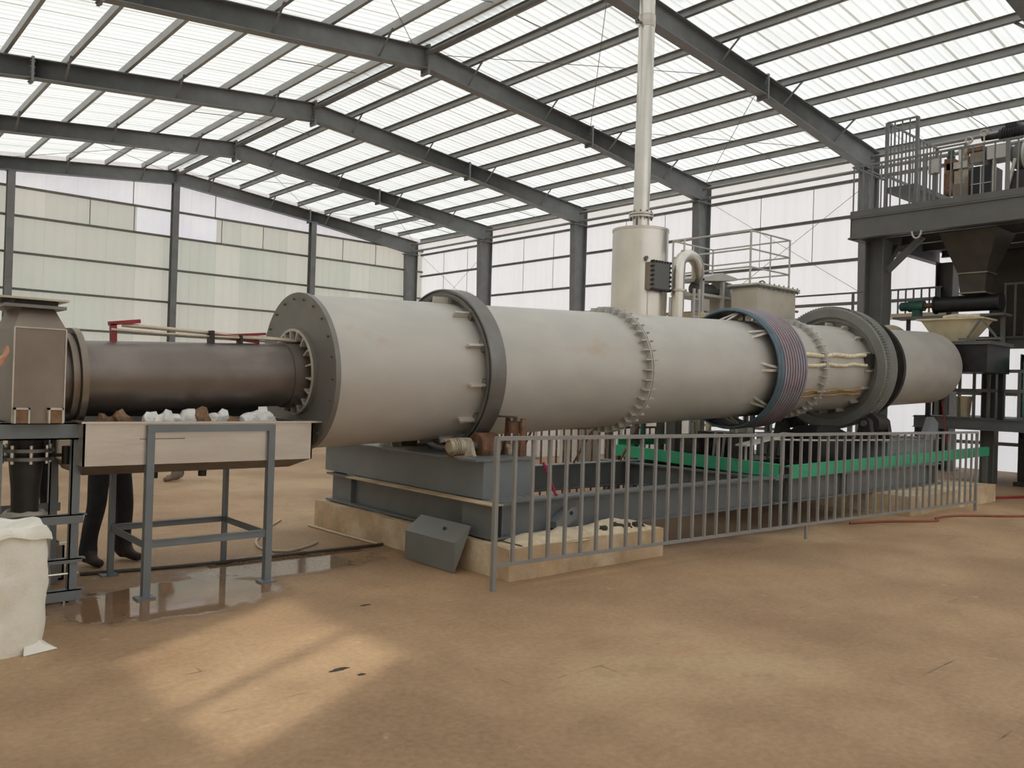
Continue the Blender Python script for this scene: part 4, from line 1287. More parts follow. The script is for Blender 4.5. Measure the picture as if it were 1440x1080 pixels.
for (x, y_) in ((10.23, 7.38), (11.27, 7.38), (10.23, 7.9), (11.27, 7.9)):
    MB().bar((x, y_, 0), (x, y_, 2.64), 0.07, 0.07).build('leg', 'cream', bs)
for o_ in (blow, bs):
    o_.location.x += 0.30
    o_.location.y += 0.30
blow.location.z += 0.03
bs.scale.z = 1.011
for x in (10.06,):
    b = MB(); b.bar((x, 7.45, 0), (x, 7.45, 3.05), 0.03, 0.03); b.bar((x+0.12, 7.45, 0), (x+0.12, 7.45, 3.05), 0.03, 0.03)
    for i in range(11):
        b.bar((x, 7.45, 0.3+i*0.26), (x+0.12, 7.45, 0.3+i*0.26), 0.02, 0.02)
    tag(b.build('cable_ladder', 'lgrey'), 'narrow upright cable ladder between the duct and the blower', 'cable ladder')

feed = thing('steel_tank', (11.55, 7.3, 2.82), 'rectangular stainless tank with bolted lid above the slip rings', 'tank')
MB().box(11.0, 12.08, 6.98, 7.44, 2.72, 3.17).build('body', 'tankm', feed)
MB().box(10.95, 12.13, 6.93, 7.49, 3.17, 3.20).build('lid', 'tankm', feed)
b = MB(); b.box(10.95, 12.13, 6.93, 7.49, 3.145, 3.16)
b.build('flange', 'mezz', feed)
b = MB()
for i in range(9):
    for yy in (6.95, 7.47):
        b.cyl((11.0+i*0.135, yy, 3.12), (11.0+i*0.135, yy, 3.225), 0.012, 6)
b.build('lid_bolts', 'tyre', feed)['kind'] = 'stuff'
b = MB()
pts = [(11.3, 7.1+0.05*math.cos(PI*i/8), 3.2+0.07*math.sin(PI*i/8)) for i in range(9)]
b.tube(pts, 0.012, 8)
b.build('lifting_eye', 'mezz', feed)
b = MB(); b.tube([(12.08, 7.0, 2.86), (12.16, 6.98, 2.86)], 0.02, 8)
b.build('outlet', 'rust', feed)
for (x, y_) in ((11.05, 6.99), (12.03, 6.99), (11.05, 7.34), (12.03, 7.34)):
    MB().bar((x, y_+0.05, 0.27), (x, y_+0.05, 2.72), 0.06, 0.06).build('leg', 'mezz', feed)

plat = thing('service_platform', (12.57, 8.45, 0), 'service platform with thin grey pipe railing behind the stainless tank', 'platform')
PX0, PX1, PY0, PY1, PZ = 11.97, 13.18, 7.75, 9.35, 3.30
MB().box(PX0, PX1, PY0, PY1, PZ-0.08, PZ).build('deck', 'lgrey', plat)
for (x, y_) in ((PX0, PY0), (PX1, PY0), (PX0, PY1), (PX1, PY1)):
    MB().cyl((x, y_, PZ-0.05), (x, y_, 4.24), 0.018, 8).build('post', 'lgrey', plat)
    MB().bar((x, y_, 0), (x, y_, PZ-0.08), 0.07, 0.07).build('leg', 'lgrey', plat)
for z in (4.23, 3.93, 3.63):
    for (p, q) in (((PX0, PY0), (PX1, PY0)), ((PX0, PY0), (PX0, PY1)), ((PX1, PY0), (PX1, PY1)), ((PX0, PY1), (PX1, PY1))):
        MB().cyl((p[0], p[1], z), (q[0], q[1], z), 0.015, 8).build('rail', 'lgrey', plat)
for x in (12.57,):
    for y_ in (PY0, PY1):
        MB().cyl((x, y_, PZ), (x, y_, 4.23), 0.013, 8).build('post', 'lgrey', plat)
# slimmer guard cage left of the platform
cage = thing('ladder_cage', (11.9, 10.0, 0), 'thin hooped ladder cage left of the service platform', 'ladder')
for (x, y_) in ((11.75, 9.75), (12.25, 9.75), (11.75, 10.25), (12.25, 10.25)):
    MB().cyl((x, y_, 0), (x, y_, 4.35), 0.015, 8).build('upright', 'lgrey', cage)
for z in (4.35, 3.9, 3.45, 2.8, 2.1):
    b = MB(); b.tube([(12.0+0.36*math.cos(2*PI*i/20), 10.0+0.36*math.sin(2*PI*i/20), z) for i in range(21)], 0.015, 6)
    b.build('hoop', 'lgrey', cage)

# ------------------------------------------------------------------ raised mezzanine at the feed end
mz = thing('mezzanine', (17.3, 5.3, 0), 'dark grey raised steel platform at the right with barred railing', 'platform')
MX0, MX1, MY0, MY1 = 15.20, 19.30, 2.6, 7.68
b = MB()
b.box(MX0, MX0+0.02, MY0, MY1, 4.54, 4.93); b.box(MX0-0.05, MX0+0.12, MY0, MY1, 4.53, 4.555); b.box(MX0-0.03, MX0+0.12, MY0, MY1, 4.905, 4.93)
b.build('front_beam', 'mezz', mz)
b = MB(); b.box(MX0, MX1, MY1-0.02, MY1, 4.54, 4.93); b.box(MX0, MX1, MY1-0.12, MY1+0.05, 4.53, 4.555)
b.build('side_beam', 'mezz', mz)
MB().box(MX0-0.01, MX1, MY0, MY1+0.01, 4.93, 4.96).build('deck_plate', 'mezz', mz)
MB().box(MX0-0.02, MX0, MY0, MY1, 4.94, 5.05).build('toe_board', 'mezz', mz)
for x in (16.2, 17.2, 18.2, 19.2):
    MB().ibeam((x, MY0, 4.80), (x, MY1-0.1, 4.80), 0.25, 0.12).build('joist', 'mezz', mz)
for (x, y_) in ((15.72, 7.37), (15.72, 3.1), (19.0, 7.37), (19.0, 3.1)):
    co = MB().ibeam((x, y_, 0), (x, y_, 4.53), 0.36, 0.36, 0.02, 0.015, (0, 1, 0)).build('column', 'mezz', mz)
    MB().box(x-0.24, x+0.24, y_-0.24, y_+0.24, 0, 0.025).build('foot_plate', 'mezz', co)
for (p, q) in (((15.72, 7.18, 3.95), (15.72, 6.55, 4.53)), ((15.9, 7.37, 3.95), (16.5, 7.37, 4.53)), ((15.72, 3.3, 3.95), (15.72, 3.9, 4.53))):
    MB().bar(p, q, 0.10, 0.10).build('brace', 'mezz', mz)
MB().bar((MX0+0.03, MY0, 5.90), (MX0+0.03, MY1, 5.90), 0.035, 0.035).build('hand_rail', 'steel', mz)
MB().bar((MX0+0.03, MY1-0.03, 5.90), (16.45, MY1-0.03, 5.90), 0.035, 0.035).build('hand_rail', 'steel', mz)
bmz = MB().bar((0, 0, 0), (0, 0, 0.94), 0.022, 0.022).mesh('baluster', M['steel'], (0, 0, 0))
nmz = int((MY1-MY0)/0.175)
for i in range(nmz+1):
    inst(bmz, 'baluster', mz, (MX0+0.03, MY1-0.03-i*0.175, 4.96))
for i in range(1, 6):
    inst(bmz, 'baluster', mz, (MX0+0.03+i*0.2, MY1-0.03, 4.96))
MB().bar((MX0+0.03, 5.0, 4.96), (MX0+0.03, 5.0, 5.9), 0.05, 0.05).build('rail_post', 'steel', mz)
MB().bar((MX0+0.03, 6.33, 4.96), (MX0+0.03, 6.33, 5.9), 0.05, 0.05).build('rail_post', 'steel', mz)
b = MB(); b.tube([(MX0-0.06, 6.42+0.08*math.cos(PI*i/10), 4.53-0.13*math.sin(PI*i/10)) for i in range(11)], 0.016, 8)
b.build('hanging_eye', 'lgrey', mz)

ld = thing('upper_landing', (17.6, 7.33, 4.96), 'small barred landing raised above the mezzanine deck', 'landing')
LX0, LX1, LY0, LY1, LZ = 16.5, 18.9, 7.03, 7.62, 5.74
MB().box(LX0, LX1, LY0, LY1, LZ-0.10, LZ).build('deck', 'mezz', ld)
for (x, y_) in ((LX0, LY0), (LX0, LY1), (LX1, LY0), (LX1, LY1)):
    MB().bar((x, y_, 4.96), (x, y_, 7.04), 0.06, 0.06).build('post', 'steel', ld)
for (p, q) in (((LX0, LY0), (LX0, LY1)), ((LX0, LY1), (LX1, LY1)), ((LX1, LY0), (LX1, LY1))):
    MB().bar((p[0], p[1], 7.04), (q[0], q[1], 7.04), 0.035, 0.035).build('hand_rail', 'steel', ld)
    MB().bar((p[0], p[1], 5.98), (q[0], q[1], 5.98), 0.03, 0.05).build('low_rail', 'steel', ld)
bld = MB().bar((0, 0, 0), (0, 0, 1.28), 0.022, 0.022).mesh('baluster', M['steel'], (0, 0, 0))
for i in range(1, 4):
    inst(bld, 'baluster', ld, (LX0, LY0+0.148*i, LZ))
for i in range(1, 14):
    inst(bld, 'baluster', ld, (LX0+0.171*i, LY1, LZ))

cb = thing('switch_box', (15.95, 6.47, 4.96), 'small grey switch box on a post behind the mezzanine railing', 'switch box')
MB().box(15.9, 16.02, 6.38, 6.56, 5.72, 5.98).build('box', 'lgrey', cb)
MB().bar((15.96, 6.47, 4.96), (15.96, 6.47, 5.72), 0.05, 0.05).build('post', 'steel', cb)

fm = thing('feed_machine', (16.2, 5.7, 4.96), 'brown and black feed machine with valves on the mezzanine', 'machine')
MB().box(15.85, 16.7, 4.3, 6.25, 4.96, 5.05).build('skid', 'motor', fm)
MB().box(15.9, 16.4, 5.86, 6.12, 5.05, 5.45).build('pedestal', 'hood', fm)
MB().box(15.95, 16.5, 5.50, 5.84, 5.05, 5.72).build('cabinet', 'black', fm)
b = MB(); b.box(15.94, 15.95, 5.5, 5.84, 5.40, 5.415); b.box(15.94, 15.95, 5.66, 5.68, 5.05, 5.72)
b.build('cabinet_trim', 'lgrey', fm)
for (y0_, y1_, z0_, z1_, m) in ((6.14, 6.30, 5.30, 5.95, 'rust'), (5.88, 6.12, 5.45, 5.70, 'motor'), (5.90, 6.26, 5.74, 5.86, 'fin'), (5.62, 5.86, 5.80, 5.98, 'hood'), (5.64, 5.9, 6.0, 6.08, 'rust')):
    MB().box(15.95, 16.2, y0_, y1_, z0_, z1_).build('valve_block', m, fm)
for (y_, z0_, z1_, r_, m) in ((6.22, 5.95, 6.12, 0.06, 'dgreen'), (6.05, 5.70, 6.16, 0.045, 'fin'), (5.95, 5.86, 6.12, 0.05, 'motor'), (5.60, 5.70, 6.05, 0.07, 'mezz'), (6.08, 5.05, 5.4, 0.05, 'fin')):
    MB().lathe([(z0_, 0.0001), (z0_, r_), (z0_+(z1_-z0_)*0.3, r_*1.25), (z0_+(z1_-z0_)*0.4, r_*0.8), (z1_-0.03, r_), (z1_, r_*0.8), (z1_, 0.0001)], 16, (16.05, y_, 0), 'z').build('valve', m, fm)
for (y_, z, r_) in ((5.90, 6.24, 0.065), (5.65, 6.32, 0.065)):
    w = MB().ring(15.98, 16.03, 0.045, r_, 24, (0, y_, z), 'x').build('hand_wheel', 'fin', fm)
    MB().cyl((16.0, y_, z-0.22), (16.0, y_, z+0.0), 0.014, 8).build('spindle', 'fin', w)
MB().lathe([(5.02, 0.0001), (5.02, 0.09), (5.05, 0.11), (5.42, 0.11), (5.45, 0.06), (5.72, 0.05), (5.72, 0.0001)], 24, (16.1, 0, 6.25), 'y').build('drive_motor', 'black', fm)
b = MB()
for i in range(8):
    b.ring(5.08+i*0.04, 5.092+i*0.04, 0.105, 0.128, 24, (16.1, 0, 6.25), 'y')
b.box(16.02, 16.18, 5.14, 5.32, 6.34, 6.42)
b.build('motor_fins', 'black', fm)['kind'] = 'stuff'
MB().box(15.9, 16.3, 5.22, 5.56, 5.80, 6.02).build('junction_box', 'lgrey', fm)
MB().lathe([(4.5, 0.0001), (4.5, 0.20), (4.56, 0.23), (5.15, 0.23), (5.2, 0.19), (5.2, 0.0001)], 32, (16.15, 0, 5.82), 'y').build('drum', 'mezz', fm)
b = MB(); b.ring(4.98, 5.02, 0.20, 0.26, 32, (16.15, 0, 5.82), 'y')
b.build('drum_band', 'lgrey', fm)
for (p, q) in (((15.95, 5.28, 5.05), (15.95, 5.12, 5.75)), ((15.95, 4.6, 5.05), (15.95, 4.6, 5.62)), ((15.95, 5.45, 5.05), (15.95, 5.45, 5.80))):
    MB().bar(p, q, 0.05, 0.05).build('strut', 'fin', fm)
MB().frustum((15.95, 16.4, 4.6, 5.3), 5.05, (16.0, 16.35, 4.75, 5.2), 5.55).build('gear_case', 'dark', fm)

hp = thing('feed_hopper', (16.05, 5.73, 3.5), 'dark steel hopper hanging below the mezzanine deck', 'hopper')
MB().frustum((15.85, 16.25, 5.50, 5.97), 3.80, (15.60, 16.50, 5.26, 6.22), 4.53).build('cone', 'hopd', hp)
MB().frustum((15.88, 16.22, 5.53, 5.94), 3.46, (15.85, 16.25, 5.50, 5.97), 3.80).build('spout', 'hopd', hp)
MB().box(15.82, 16.28, 5.47, 6.0, 3.79, 3.815).build('flange', 'hood', hp)
MB().box(15.85, 16.25, 5.50, 5.97, 3.44, 3.465).build('flange', 'hood', hp)

sc_ = thing('screw_conveyor', (16.05, 6.0, 3.1), 'black screw conveyor tube below the dark hopper', 'conveyor')
MB().lathe([(5.30, 0.0001), (5.30, 0.17), (5.33, 0.17), (5.33, 0.145), (6.40, 0.145), (6.40, 0.17), (6.43, 0.17), (6.43, 0.0001)], 32, (16.05, 0, 3.28), 'y').build('tube', 'black', sc_)
MB().cyl((16.05, 6.43, 3.28), (16.05, 6.62, 3.28), 0.05, 14).build('coupling', 'rust', sc_)
MB().lathe([(6.62, 0.0001), (6.62, 0.10), (6.9, 0.11), (6.9, 0.085), (7.05, 0.085), (7.08, 0.05), (7.08, 0.0001)], 24, (16.05, 0, 3.28), 'y').build('motor', 'dgreen', sc_)
MB().box(15.98, 16.12, 6.68, 6.82, 3.07, 3.2).build('motor_foot', 'dgreen', sc_)
MB().box(15.85, 16.25, 5.2, 7.12, 3.03, 3.07).build('bed_rail', 'mezz', sc_)
MB().frustum((15.95, 16.15, 5.6, 5.85), 3.40, (15.9, 16.2, 5.52, 5.95), 3.44).build('inlet', 'black', sc_)
for y_ in (5.28, 6.95):
    MB().bar((16.05 if y_ < 6 else 16.15, y_, 2.56 if y_ < 6 else 2.3), (16.05 if y_ < 6 else 16.15, y_, 3.03), 0.06, 0.06).build('leg', 'mezz', sc_)

lh = thing('cream_hopper', (15.8, 5.95, 2.45), 'cream inlet hopper at the high end of the kiln', 'hopper')
MB().frustum((15.55, 15.9, 5.75, 6.15), 2.50, (15.42, 16.0, 5.42, 6.42), 2.94).build('cone', 'cream', lh)
MB().box(15.36, 16.03, 5.36, 6.48, 2.94, 2.97).build('flange', 'cream', lh)
b = MB(); b.tube([(15.6, 5.5, 3.0), (15.6, 5.9, 3.02), (15.6, 6.1, 3.0)], 0.035, 8, 3)
b.build('lifting_sling', 'rope', lh)
for (p, q) in (((15.38, 5.40, 2.94), (15.38, 5.14, 2.60)), ((15.38, 5.40, 2.94), (15.38, 5.62, 2.60))):
    MB().bar(p, q, 0.03, 0.03).build('bracket', 'mezz', lh)
MB().bar((15.38, 5.05, 2.59), (15.38, 5.75, 2.59), 0.05, 0.03).build('bracket_sill', 'mezz', lh)
fb_ = thing('feed_chute', (15.95, 5.9, 1.9), 'black boxed feed chute at the upper kiln end', 'chute')
MB().box(15.42, 16.5, 5.3, 6.75, 2.02, 2.50).build('box', 'black', fb_)
MB().box(15.38, 16.55, 5.25, 6.8, 2.50, 2.56).build('top_flange', 'mezz', fb_)
for (x, y_) in ((16.42, 5.4), (16.42, 6.65)):
    MB().bar((x, y_, 1.2), (x, y_, 2.02), 0.08, 0.08).build('leg', 'black', fb_)
el_ = thing('bent_duct', (15.6, 7.0, 2.4), 'cream bent duct arching over the upper kiln end', 'duct')
MB().tube([(14.35, 6.95, 2.50), (14.9, 6.98, 2.66), (15.3, 7.0, 2.76), (15.65, 7.0, 2.78), (15.95, 6.98, 2.70), (16.12, 6.95, 2.52), (16.15, 6.92, 2.35)], 0.115, 16, 4).build('pipe', 'cream', el_)

lo = thing('lower_deck', (18.0, 4.6, 0), 'dark two-level steel deck with barred railing below the mezzanine', 'platform')
MB().ibeam((17.0, 2.6, 2.61), (17.0, 6.25, 2.61), 0.20, 0.16).build('upper_beam', 'mezz', lo)
MB().box(16.95, 19.3, 2.6, 6.25, 2.71, 2.74).build('upper_plate', 'mezz', lo)
b = MB(); b.box(16.5, 16.52, 2.6, 6.95, 1.0, 1.19); b.box(16.44, 16.62, 2.6, 6.95, 1.19, 1.205); b.box(16.44, 16.62, 2.6, 6.95, 0.99, 1.005)
b.build('lower_beam', 'bgrey2', lo)
MB().box(16.5, 19.3, 2.6, 6.95, 1.205, 1.22).build('lower_plate', 'mezz', lo)
for (x, y_, z) in ((16.85, 5.72, 2.5), (18.9, 5.72, 2.5), (16.85, 3.0, 2.5), (16.7, 6.85, 1.0)):
    MB().ibeam((x, y_, 0), (x, y_, z), 0.24, 0.22, 0.016, 0.012, (0, 1, 0)).build('column', 'mezz', lo)
for z in (2.08, 1.72):
    MB().bar((16.62, 2.6, z), (16.62, 6.45, z), 0.04, 0.06).build('rail', 'steel', lo)
bl3 = MB().bar((0, 0, 0), (0, 0, 0.87), 0.045, 0.045).mesh('post', M['steel'], (0, 0, 0))
for i in range(16):
    inst(bl3, 'rail_post', lo, (16.62, 6.42-i*0.25, 1.22))
MB().bar((17.05, 2.6, 3.72), (17.05, 5.6, 3.72), 0.035, 0.035).build('rail', 'steel', lo)
bl4 = MB().bar((0, 0, 0), (0, 0, 1.0), 0.03, 0.03).mesh('baluster', M['steel'], (0, 0, 0))
for i in range(18):
    inst(bl4, 'baluster', lo, (17.05, 5.58-i*0.17, 2.74))
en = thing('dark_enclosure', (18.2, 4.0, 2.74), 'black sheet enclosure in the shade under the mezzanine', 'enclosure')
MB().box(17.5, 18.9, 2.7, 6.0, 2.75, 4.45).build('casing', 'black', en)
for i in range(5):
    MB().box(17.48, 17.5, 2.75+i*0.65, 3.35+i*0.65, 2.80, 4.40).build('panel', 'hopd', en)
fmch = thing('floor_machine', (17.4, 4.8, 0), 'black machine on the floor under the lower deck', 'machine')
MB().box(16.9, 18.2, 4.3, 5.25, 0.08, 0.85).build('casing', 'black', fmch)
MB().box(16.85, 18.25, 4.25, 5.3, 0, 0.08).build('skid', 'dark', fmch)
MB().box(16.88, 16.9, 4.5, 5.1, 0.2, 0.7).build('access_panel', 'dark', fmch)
gt = thing('green_drum', (17.1, 5.02, 1.22), 'tall green drum standing at the right picture edge', 'drum')
MB().lathe([(1.22, 0.0001), (1.22, 0.22), (1.26, 0.23), (2.28, 0.23), (2.32, 0.20), (2.32, 0.0001)], 32, (17.1, 5.02, 0), 'z').build('body', 'green', gt)
b = MB(); b.ring(1.55, 1.58, 0.225, 0.24, 32, (17.1, 5.02, 0), 'z'); b.ring(1.95, 1.98, 0.225, 0.24, 32, (17.1, 5.02, 0), 'z')
b.build('hoop', 'green', gt)
bk = thing('bucket', (16.75, 6.15, 1.22), 'cream bucket standing on the lower deck edge', 'bucket')
MB().lathe([(1.22, 0.0001), (1.22, 0.12), (1.60, 0.15), (1.61, 0.155), (1.59, 0.155), (1.59, 0.14), (1.24, 0.11), (1.24, 0.0001)], 28, (16.75, 6.15, 0), 'z').build('pail', 'cream', bk)
b = MB(); b.tube([(16.75, 6.15+0.155*math.cos(PI*i/10), 1.58-0.10*math.sin(PI*i/10)) for i in range(11)], 0.006, 6)
b.build('handle', 'tyre', bk)
o = MB().tube([(15.9, 6.2, 1.5), (15.92, 6.18, 1.3), (15.93, 6.15, 1.0), (15.95, 6.12, 0.75)], 0.014, 8, 3).build('red_cord', 'red')
tag(o, 'red cord hanging from the kiln upper end', 'cord')
wk = thing('wall_walkway', (19.1, 10.6, 0), 'narrow cream walkway with dark railing along the right wall', 'walkway')
MB().box(18.8, 19.35, 7.3, 14.0, 3.36, 3.44).build('deck', 'cream', wk)
for y_ in (7.45, 9.4, 11.5, 13.8):
    MB().bar((18.85, y_, 0), (18.85, y_, 3.36), 0.09, 0.09).build('leg', 'mezz', wk)
    MB().bar((18.83, y_, 3.44), (18.83, y_, 3.98), 0.05, 0.05).build('rail_post', 'mezz', wk)
MB().bar((18.83, 7.4, 3.98), (18.83, 13.9, 3.98), 0.04, 0.04).build('rail', 'mezz', wk)
bl5 = MB().bar((0, 0, 0), (0, 0, 0.54), 0.03, 0.03).mesh('baluster', M['mezz'], (0, 0, 0))
for i in range(9):
    inst(bl5, 'baluster', wk, (18.83, 7.5+i*0.17, 3.44))

# ------------------------------------------------------------------ hoses and pipes on the floor
o = MB().tube([(1.7, 6.75, 0.015), (2.4, 6.62, 0.015), (3.1, 6.58, 0.015), (4.22, 6.55, 0.015)], 0.014, 8, 4).build('floor_hose', 'hose')
tag(o, 'dark hose lying along the floor behind the trough stand', 'hose')
o = MB().tube([(4.20, 6.60, 0.012), (4.16, 7.2, 0.012), (4.14, 7.85, 0.012)], 0.012, 8, 2).build('floor_pipe', 'hosep')
tag(o, 'thin pipe on the floor along the left side of the plinth', 'pipe')
o = MB().tube([(4.05, 8.3, 0.012), (3.72, 7.9, 0.012), (3.35, 7.35, 0.012), (3.22, 6.95, 0.012), (3.35, 6.75, 0.012), (3.62, 6.85, 0.012), (3.78, 6.98, 0.012)], 0.011, 8, 5).build('floor_hose', 'hosep')
tag(o, 'pale curled hose on the floor right of the trough stand', 'hose')
o = MB().tube([(9.6, 4.75, 0.014), (10.2, 4.55, 0.014), (10.8, 4.25, 0.014), (11.1, 4.35, 0.014), (11.6, 4.25, 0.014), (12.2, 3.85, 0.014), (13.0, 3.45, 0.014)], 0.016, 8, 5).build('floor_hose', 'hoser')
tag(o, 'brown-red hose snaking across the floor past the right plinth', 'hose')
o = MB().tube([(14.0, 5.0, 0.02), (14.3, 4.75, 0.02), (15.0, 4.5, 0.02), (16.0, 4.4, 0.02)], 0.022, 8, 4).build('floor_hose', 'red')
tag(o, 'bright red hose on the floor beyond the right plinth', 'hose')
# scraps on the floor
def scrap(c, r, sq, m, label, seed):
    b = MB(); rock(b, (c[0], c[1], r*sq[2]*0.9), r, seed, sq, 2, 0.7)
    tag(b.build('floor_scrap', m), label, 'scrap')
scrap((2.22, 3.83), 0.035, (1.6, 0.4, 0.10), 'debris', 'dark flat scrap on the floor beside the sunlit patch', 40)
scrap((2.28, 3.70), 0.018, (1.2, 0.8, 0.12), 'debris', 'second small dark scrap below the sunlit patch edge', 41)
scrap((3.0, 4.85), 0.025, (1.6, 0.4, 0.10), 'debris', 'dark scrap on the floor above the sunlit patch', 42)

# ------------------------------------------------------------------ people
def person(loc, yaw, label, mats, bend=0.0, rhand=None, stride=0.10, h=1.66, st=1.0):
    root = thing('person', (loc[0], loc[1], 0), label, 'person')
    k = h/1.68
    J = {}
    def j(n, x, y_, z, r):
        J[n] = [Vector((x, y_, z))*k, r*k]
    j('pelvis', 0, 0, 0.93, 0.125); j('waist', 0.0, 0, 1.06, 0.12); j('chest', 0.0, 0, 1.26, 0.135); j('neck', 0.0, 0, 1.43, 0.058)
    j('jaw', 0.02, 0, 1.50, 0.062); j('skull', 0.015, 0, 1.58, 0.092); j('crown', 0.0, 0, 1.645, 0.055); j('nose', 0.105, 0, 1.555, 0.016)
    E_ = [('pelvis', 'waist', 'top'), ('waist', 'chest', 'top'), ('chest', 'neck', 'skin'), ('neck', 'jaw', 'skin'), ('jaw', 'skull', 'skin'), ('skull', 'crown', 'skin'), ('skull', 'nose', 'skin')]
    for s, q in ((1, 'l'), (-1, 'r')):
        dx = stride*s
        j('hip'+q, 0, 0.095*s, 0.88, 0.095); j('knee'+q, 0.03+dx*0.5, 0.11*s*(1+(st-1)*0.5), 0.49, 0.076); j('calf'+q, dx*0.7, 0.11*s*st, 0.30, 0.070); j('ankle'+q, dx-0.02, 0.115*s*st, 0.095, 0.058)
        j('ball'+q, dx+0.09, 0.125*s*st, 0.042, 0.042); j('toe'+q, dx+0.17, 0.13*s*st, 0.036, 0.034); j('heel'+q, dx-0.075, 0.115*s*st, 0.045, 0.042)
        E_ += [('pelvis', 'hip'+q, 'leg'), ('hip'+q, 'knee'+q, 'leg'), ('knee'+q, 'calf'+q, 'leg'), ('calf'+q, 'ankle'+q, 'leg'), ('ankle'+q, 'ball'+q, 'shoe'), ('ball'+q, 'toe'+q, 'shoe'), ('ankle'+q, 'heel'+q, 'shoe')]
        j('ear'+q, -0.005, 0.10*s, 1.565, 0.018)
        E_.append(('skull', 'ear'+q, 'skin'))
        j('sh'+q, -0.01, 0.185*s, 1.385, 0.066)
        E_.append(('chest', 'sh'+q, 'top'))
    # bend the trunk at the hips
    if bend:
        Rb = Matrix.Rotation(bend, 3, 'Y')
        pv = J['pelvis'][0].copy()
        for n in ('waist', 'chest', 'neck', 'jaw', 'skull', 'crown', 'nose', 'earl', 'earr', 'shl', 'shr'):
            J[n][0] = pv + Rb @ (J[n][0]-pv)
    for s, q in ((1, 'l'), (-1, 'r')):
        sh = J['sh'+q][0]
        if q == 'r' and rhand is not None:
            Rz = Matrix.Rotation(-yaw, 3, 'Z')
            w = Rz @ (Vector(rhand)-Vector((loc[0], loc[1], 0)))
        else:
            w = sh + Vector((0.26, -0.03*s, -0.26))*k
        mid = (sh+w)/2
        d = (w-sh)
        L_ = d.length
        L_up = 0.29*k
        sag = math.sqrt(max(0.0004, L_up**2-(L_/2)**2)) if L_/2 < L_up else 0.02
        el = mid + (Vector((-0.3, 0.6*s, -0.9)).normalized())*sag
        J['el'+q] = [el, 0.046*k]; J['wr'+q] = [w, 0.030*k]
        hd = (w-el).normalized()
        side = hd.cross(Vector((0, 0, 1)))
        side = side.normalized() if side.length > 0.2 else Vector((0, 1, 0))
        side *= s
        if abs(hd.z) > 0.8:
            side = Vector((1, 0, 0))
        nrm = hd.cross(side).normalized()
        J['pm'+q] = [w+hd*0.055*k, 0.032*k]; J['kn'+q] = [w+hd*0.09*k, 0.028*k]
        E_ += [('sh'+q, 'el'+q, 'top'), ('el'+q, 'wr'+q, 'top'), ('wr'+q, 'pm'+q, 'skin'), ('pm'+q, 'kn'+q, 'skin')]
        for fi, (off, ln) in enumerate(((-0.030, 0.062), (-0.010, 0.078), (0.011, 0.074), (0.031, 0.055))):
            a_ = w+hd*0.10*k+side*off*k
            b1 = a_+(hd*0.95+nrm*0.25)*ln*0.5*k
            c1 = b1+(hd*0.75+nrm*0.6)*ln*0.5*k
            for nn, pp, rr in (('f%d0' % fi+q, a_, 0.0095), ('f%d1' % fi+q, b1, 0.0085), ('f%d2' % fi+q, c1, 0.0075)):
                J[nn] = [pp, rr*k]
            E_ += [('kn'+q, 'f%d0' % fi+q, 'skin'), ('f%d0' % fi+q, 'f%d1' % fi+q, 'skin'), ('f%d1' % fi+q, 'f%d2' % fi+q, 'skin')]
        t0 = w+hd*0.035*k-side*0.036*k; t1 = t0+(hd*0.6-side*0.55+nrm*0.3)*0.036*k; t2 = t1+(hd*0.85-side*0.2+nrm*0.3)*0.03*k
        J['t0'+q] = [t0, 0.0115*k]; J['t1'+q] = [t1, 0.0105*k]; J['t2'+q] = [t2, 0.0085*k]
        E_ += [('pm'+q, 't0'+q, 'skin'), ('t0'+q, 't1'+q, 'skin'), ('t1'+q, 't2'+q, 'skin')]
    names = list(J)
    ix = {n: i for i, n in enumerate(names)}
    me = bpy.data.meshes.new('body_skeleton')
    me.from_pydata([tuple(J[n][0]) for n in names], [(ix[a], ix[b_]) for a, b_, _ in E_], [])
    tmp = bpy.data.objects.new('body_tmp', me)
    C.objects.link(tmp)
    tmp.modifiers.new('skin', 'SKIN').use_smooth_shade = True
    sd = me.skin_vertices[0].data
    for n in names:
        sd[ix[n]].radius = (J[n][1], J[n][1])
        sd[ix[n]].use_root = (n == 'pelvis')
    sb_ = tmp.modifiers.new('sub', 'SUBSURF'); sb_.levels = 2; sb_.render_levels = 2
    dg = bpy.context.evaluated_depsgraph_get()
    ev = tmp.evaluated_get(dg)
    bme_ = bpy.data.meshes.new_from_object(ev)
    bpy.data.objects.remove(tmp)
    bme_.name = 'body'
    order = ['skin', 'top', 'leg', 'shoe']
    bme_.materials.clear()
    for o_ in order:
        bme_.materials.append(M[mats[o_]])
    segs = [(J[a][0], J[b_][0], J[a][1], order.index(r_)) for a, b_, r_ in E_]
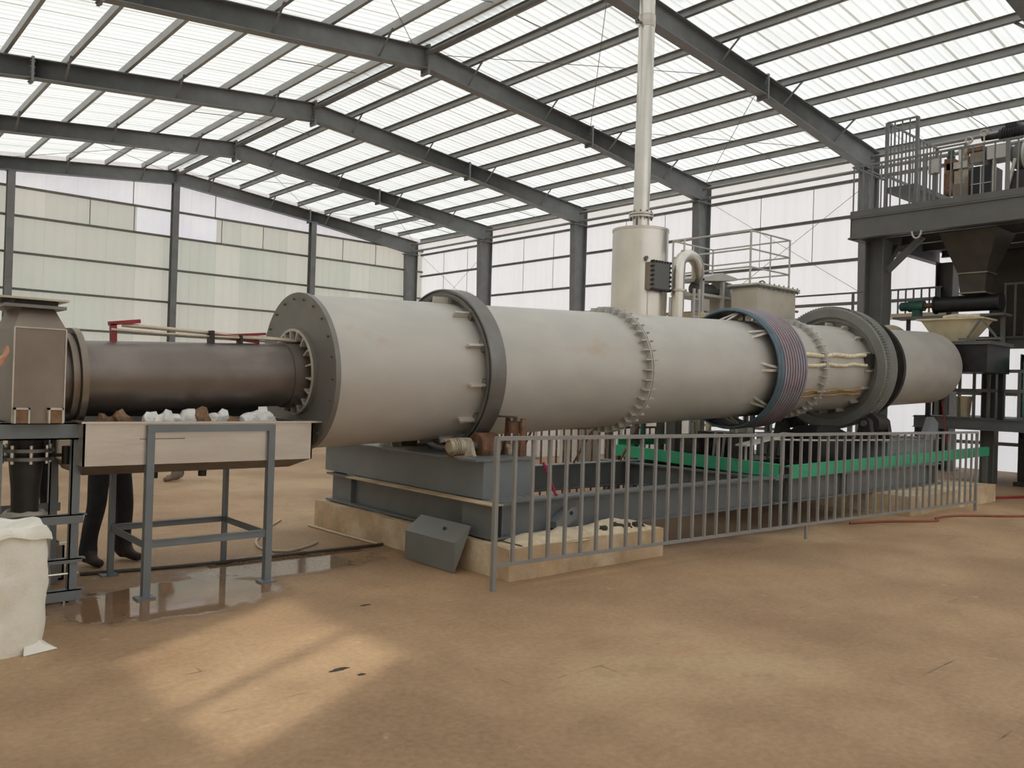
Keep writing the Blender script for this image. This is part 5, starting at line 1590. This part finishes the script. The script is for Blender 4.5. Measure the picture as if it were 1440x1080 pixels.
    for p in bme_.polygons:
        c_ = p.center
        best = None
        for (a, b_, rr, r_) in segs:
            ab_ = b_-a
            t = max(0, min(1, (c_-a).dot(ab_)/max(1e-9, ab_.length_squared)))
            d = (c_-(a+ab_*t)).length-rr*0.9
            if best is None or d < best[0]:
                best = (d, r_)
        ridx = best[1]
        p.material_index = ridx
    bo = bpy.data.objects.new('body', bme_)
    C.objects.link(bo)
    bo.parent = root
    # hair cap and eyes
    hb = bmesh.new()
    bmesh.ops.create_uvsphere(hb, u_segments=20, v_segments=12, radius=1)
    sk = J['skull'][0]
    upv_ = (J['crown'][0]-J['neck'][0]).normalized()
    Rm = Vector((0, 0, 1)).rotation_difference(upv_).to_matrix()
    for v in list(hb.verts):
        if v.co.z < -0.15 or (v.co.x > 0.45 and v.co.z < 0.55):
            hb.verts.remove(v)
    for v in hb.verts:
        v.co = sk + Rm @ Vector((v.co.x*0.106-0.008, v.co.y*0.098, v.co.z*0.115+0.02))*k
    hm = bpy.data.meshes.new('hair'); hb.to_mesh(hm); hb.free()
    hm.shade_smooth(); hm.materials.append(M['hair'])
    ho = bpy.data.objects.new('hair', hm); C.objects.link(ho); ho.parent = root
    for s in (-1, 1):
        e = MB(); rock(e, tuple(sk+Rm @ Vector((0.086, 0.033*s, -0.005))*k), 0.011*k, 1, (1, 1, 0.7), 2, 0)
        em = e.mesh('eye', M['hair'], (0, 0, 0)); eo = bpy.data.objects.new('eye', em); C.objects.link(eo); eo.parent = root
    root.rotation_euler.z = yaw
    return root
person((1.985, 7.12), math.radians(-62), 'person in black trousers standing behind the trough stand', dict(skin='skin', top='jacket', leg='jeans', shoe='shoe'), bend=0.15, stride=0.03, h=1.62, st=1.35)
person((1.56, 7.62), math.radians(-70), 'person in dark clothes standing right behind the hood stand', dict(skin='skin', top='jacket2', leg='jeans', shoe='shoe'), bend=0.12, stride=0.02, h=1.60)
person((0.60, 6.30), math.radians(-5), 'person in dark jacket reaching a hand to the hood at the left picture edge', dict(skin='skin', top='jacket', leg='jeans', shoe='shoe'), bend=0.2, rhand=(0.955, 5.92, 1.52), stride=0.04, h=1.68)
person((4.35, 12.3), math.radians(175), 'distant person in grey trousers seen below the trough', dict(skin='skin', top='jacket', leg='greyt', shoe='shoeb'), bend=0.1, stride=0.05, h=1.66)
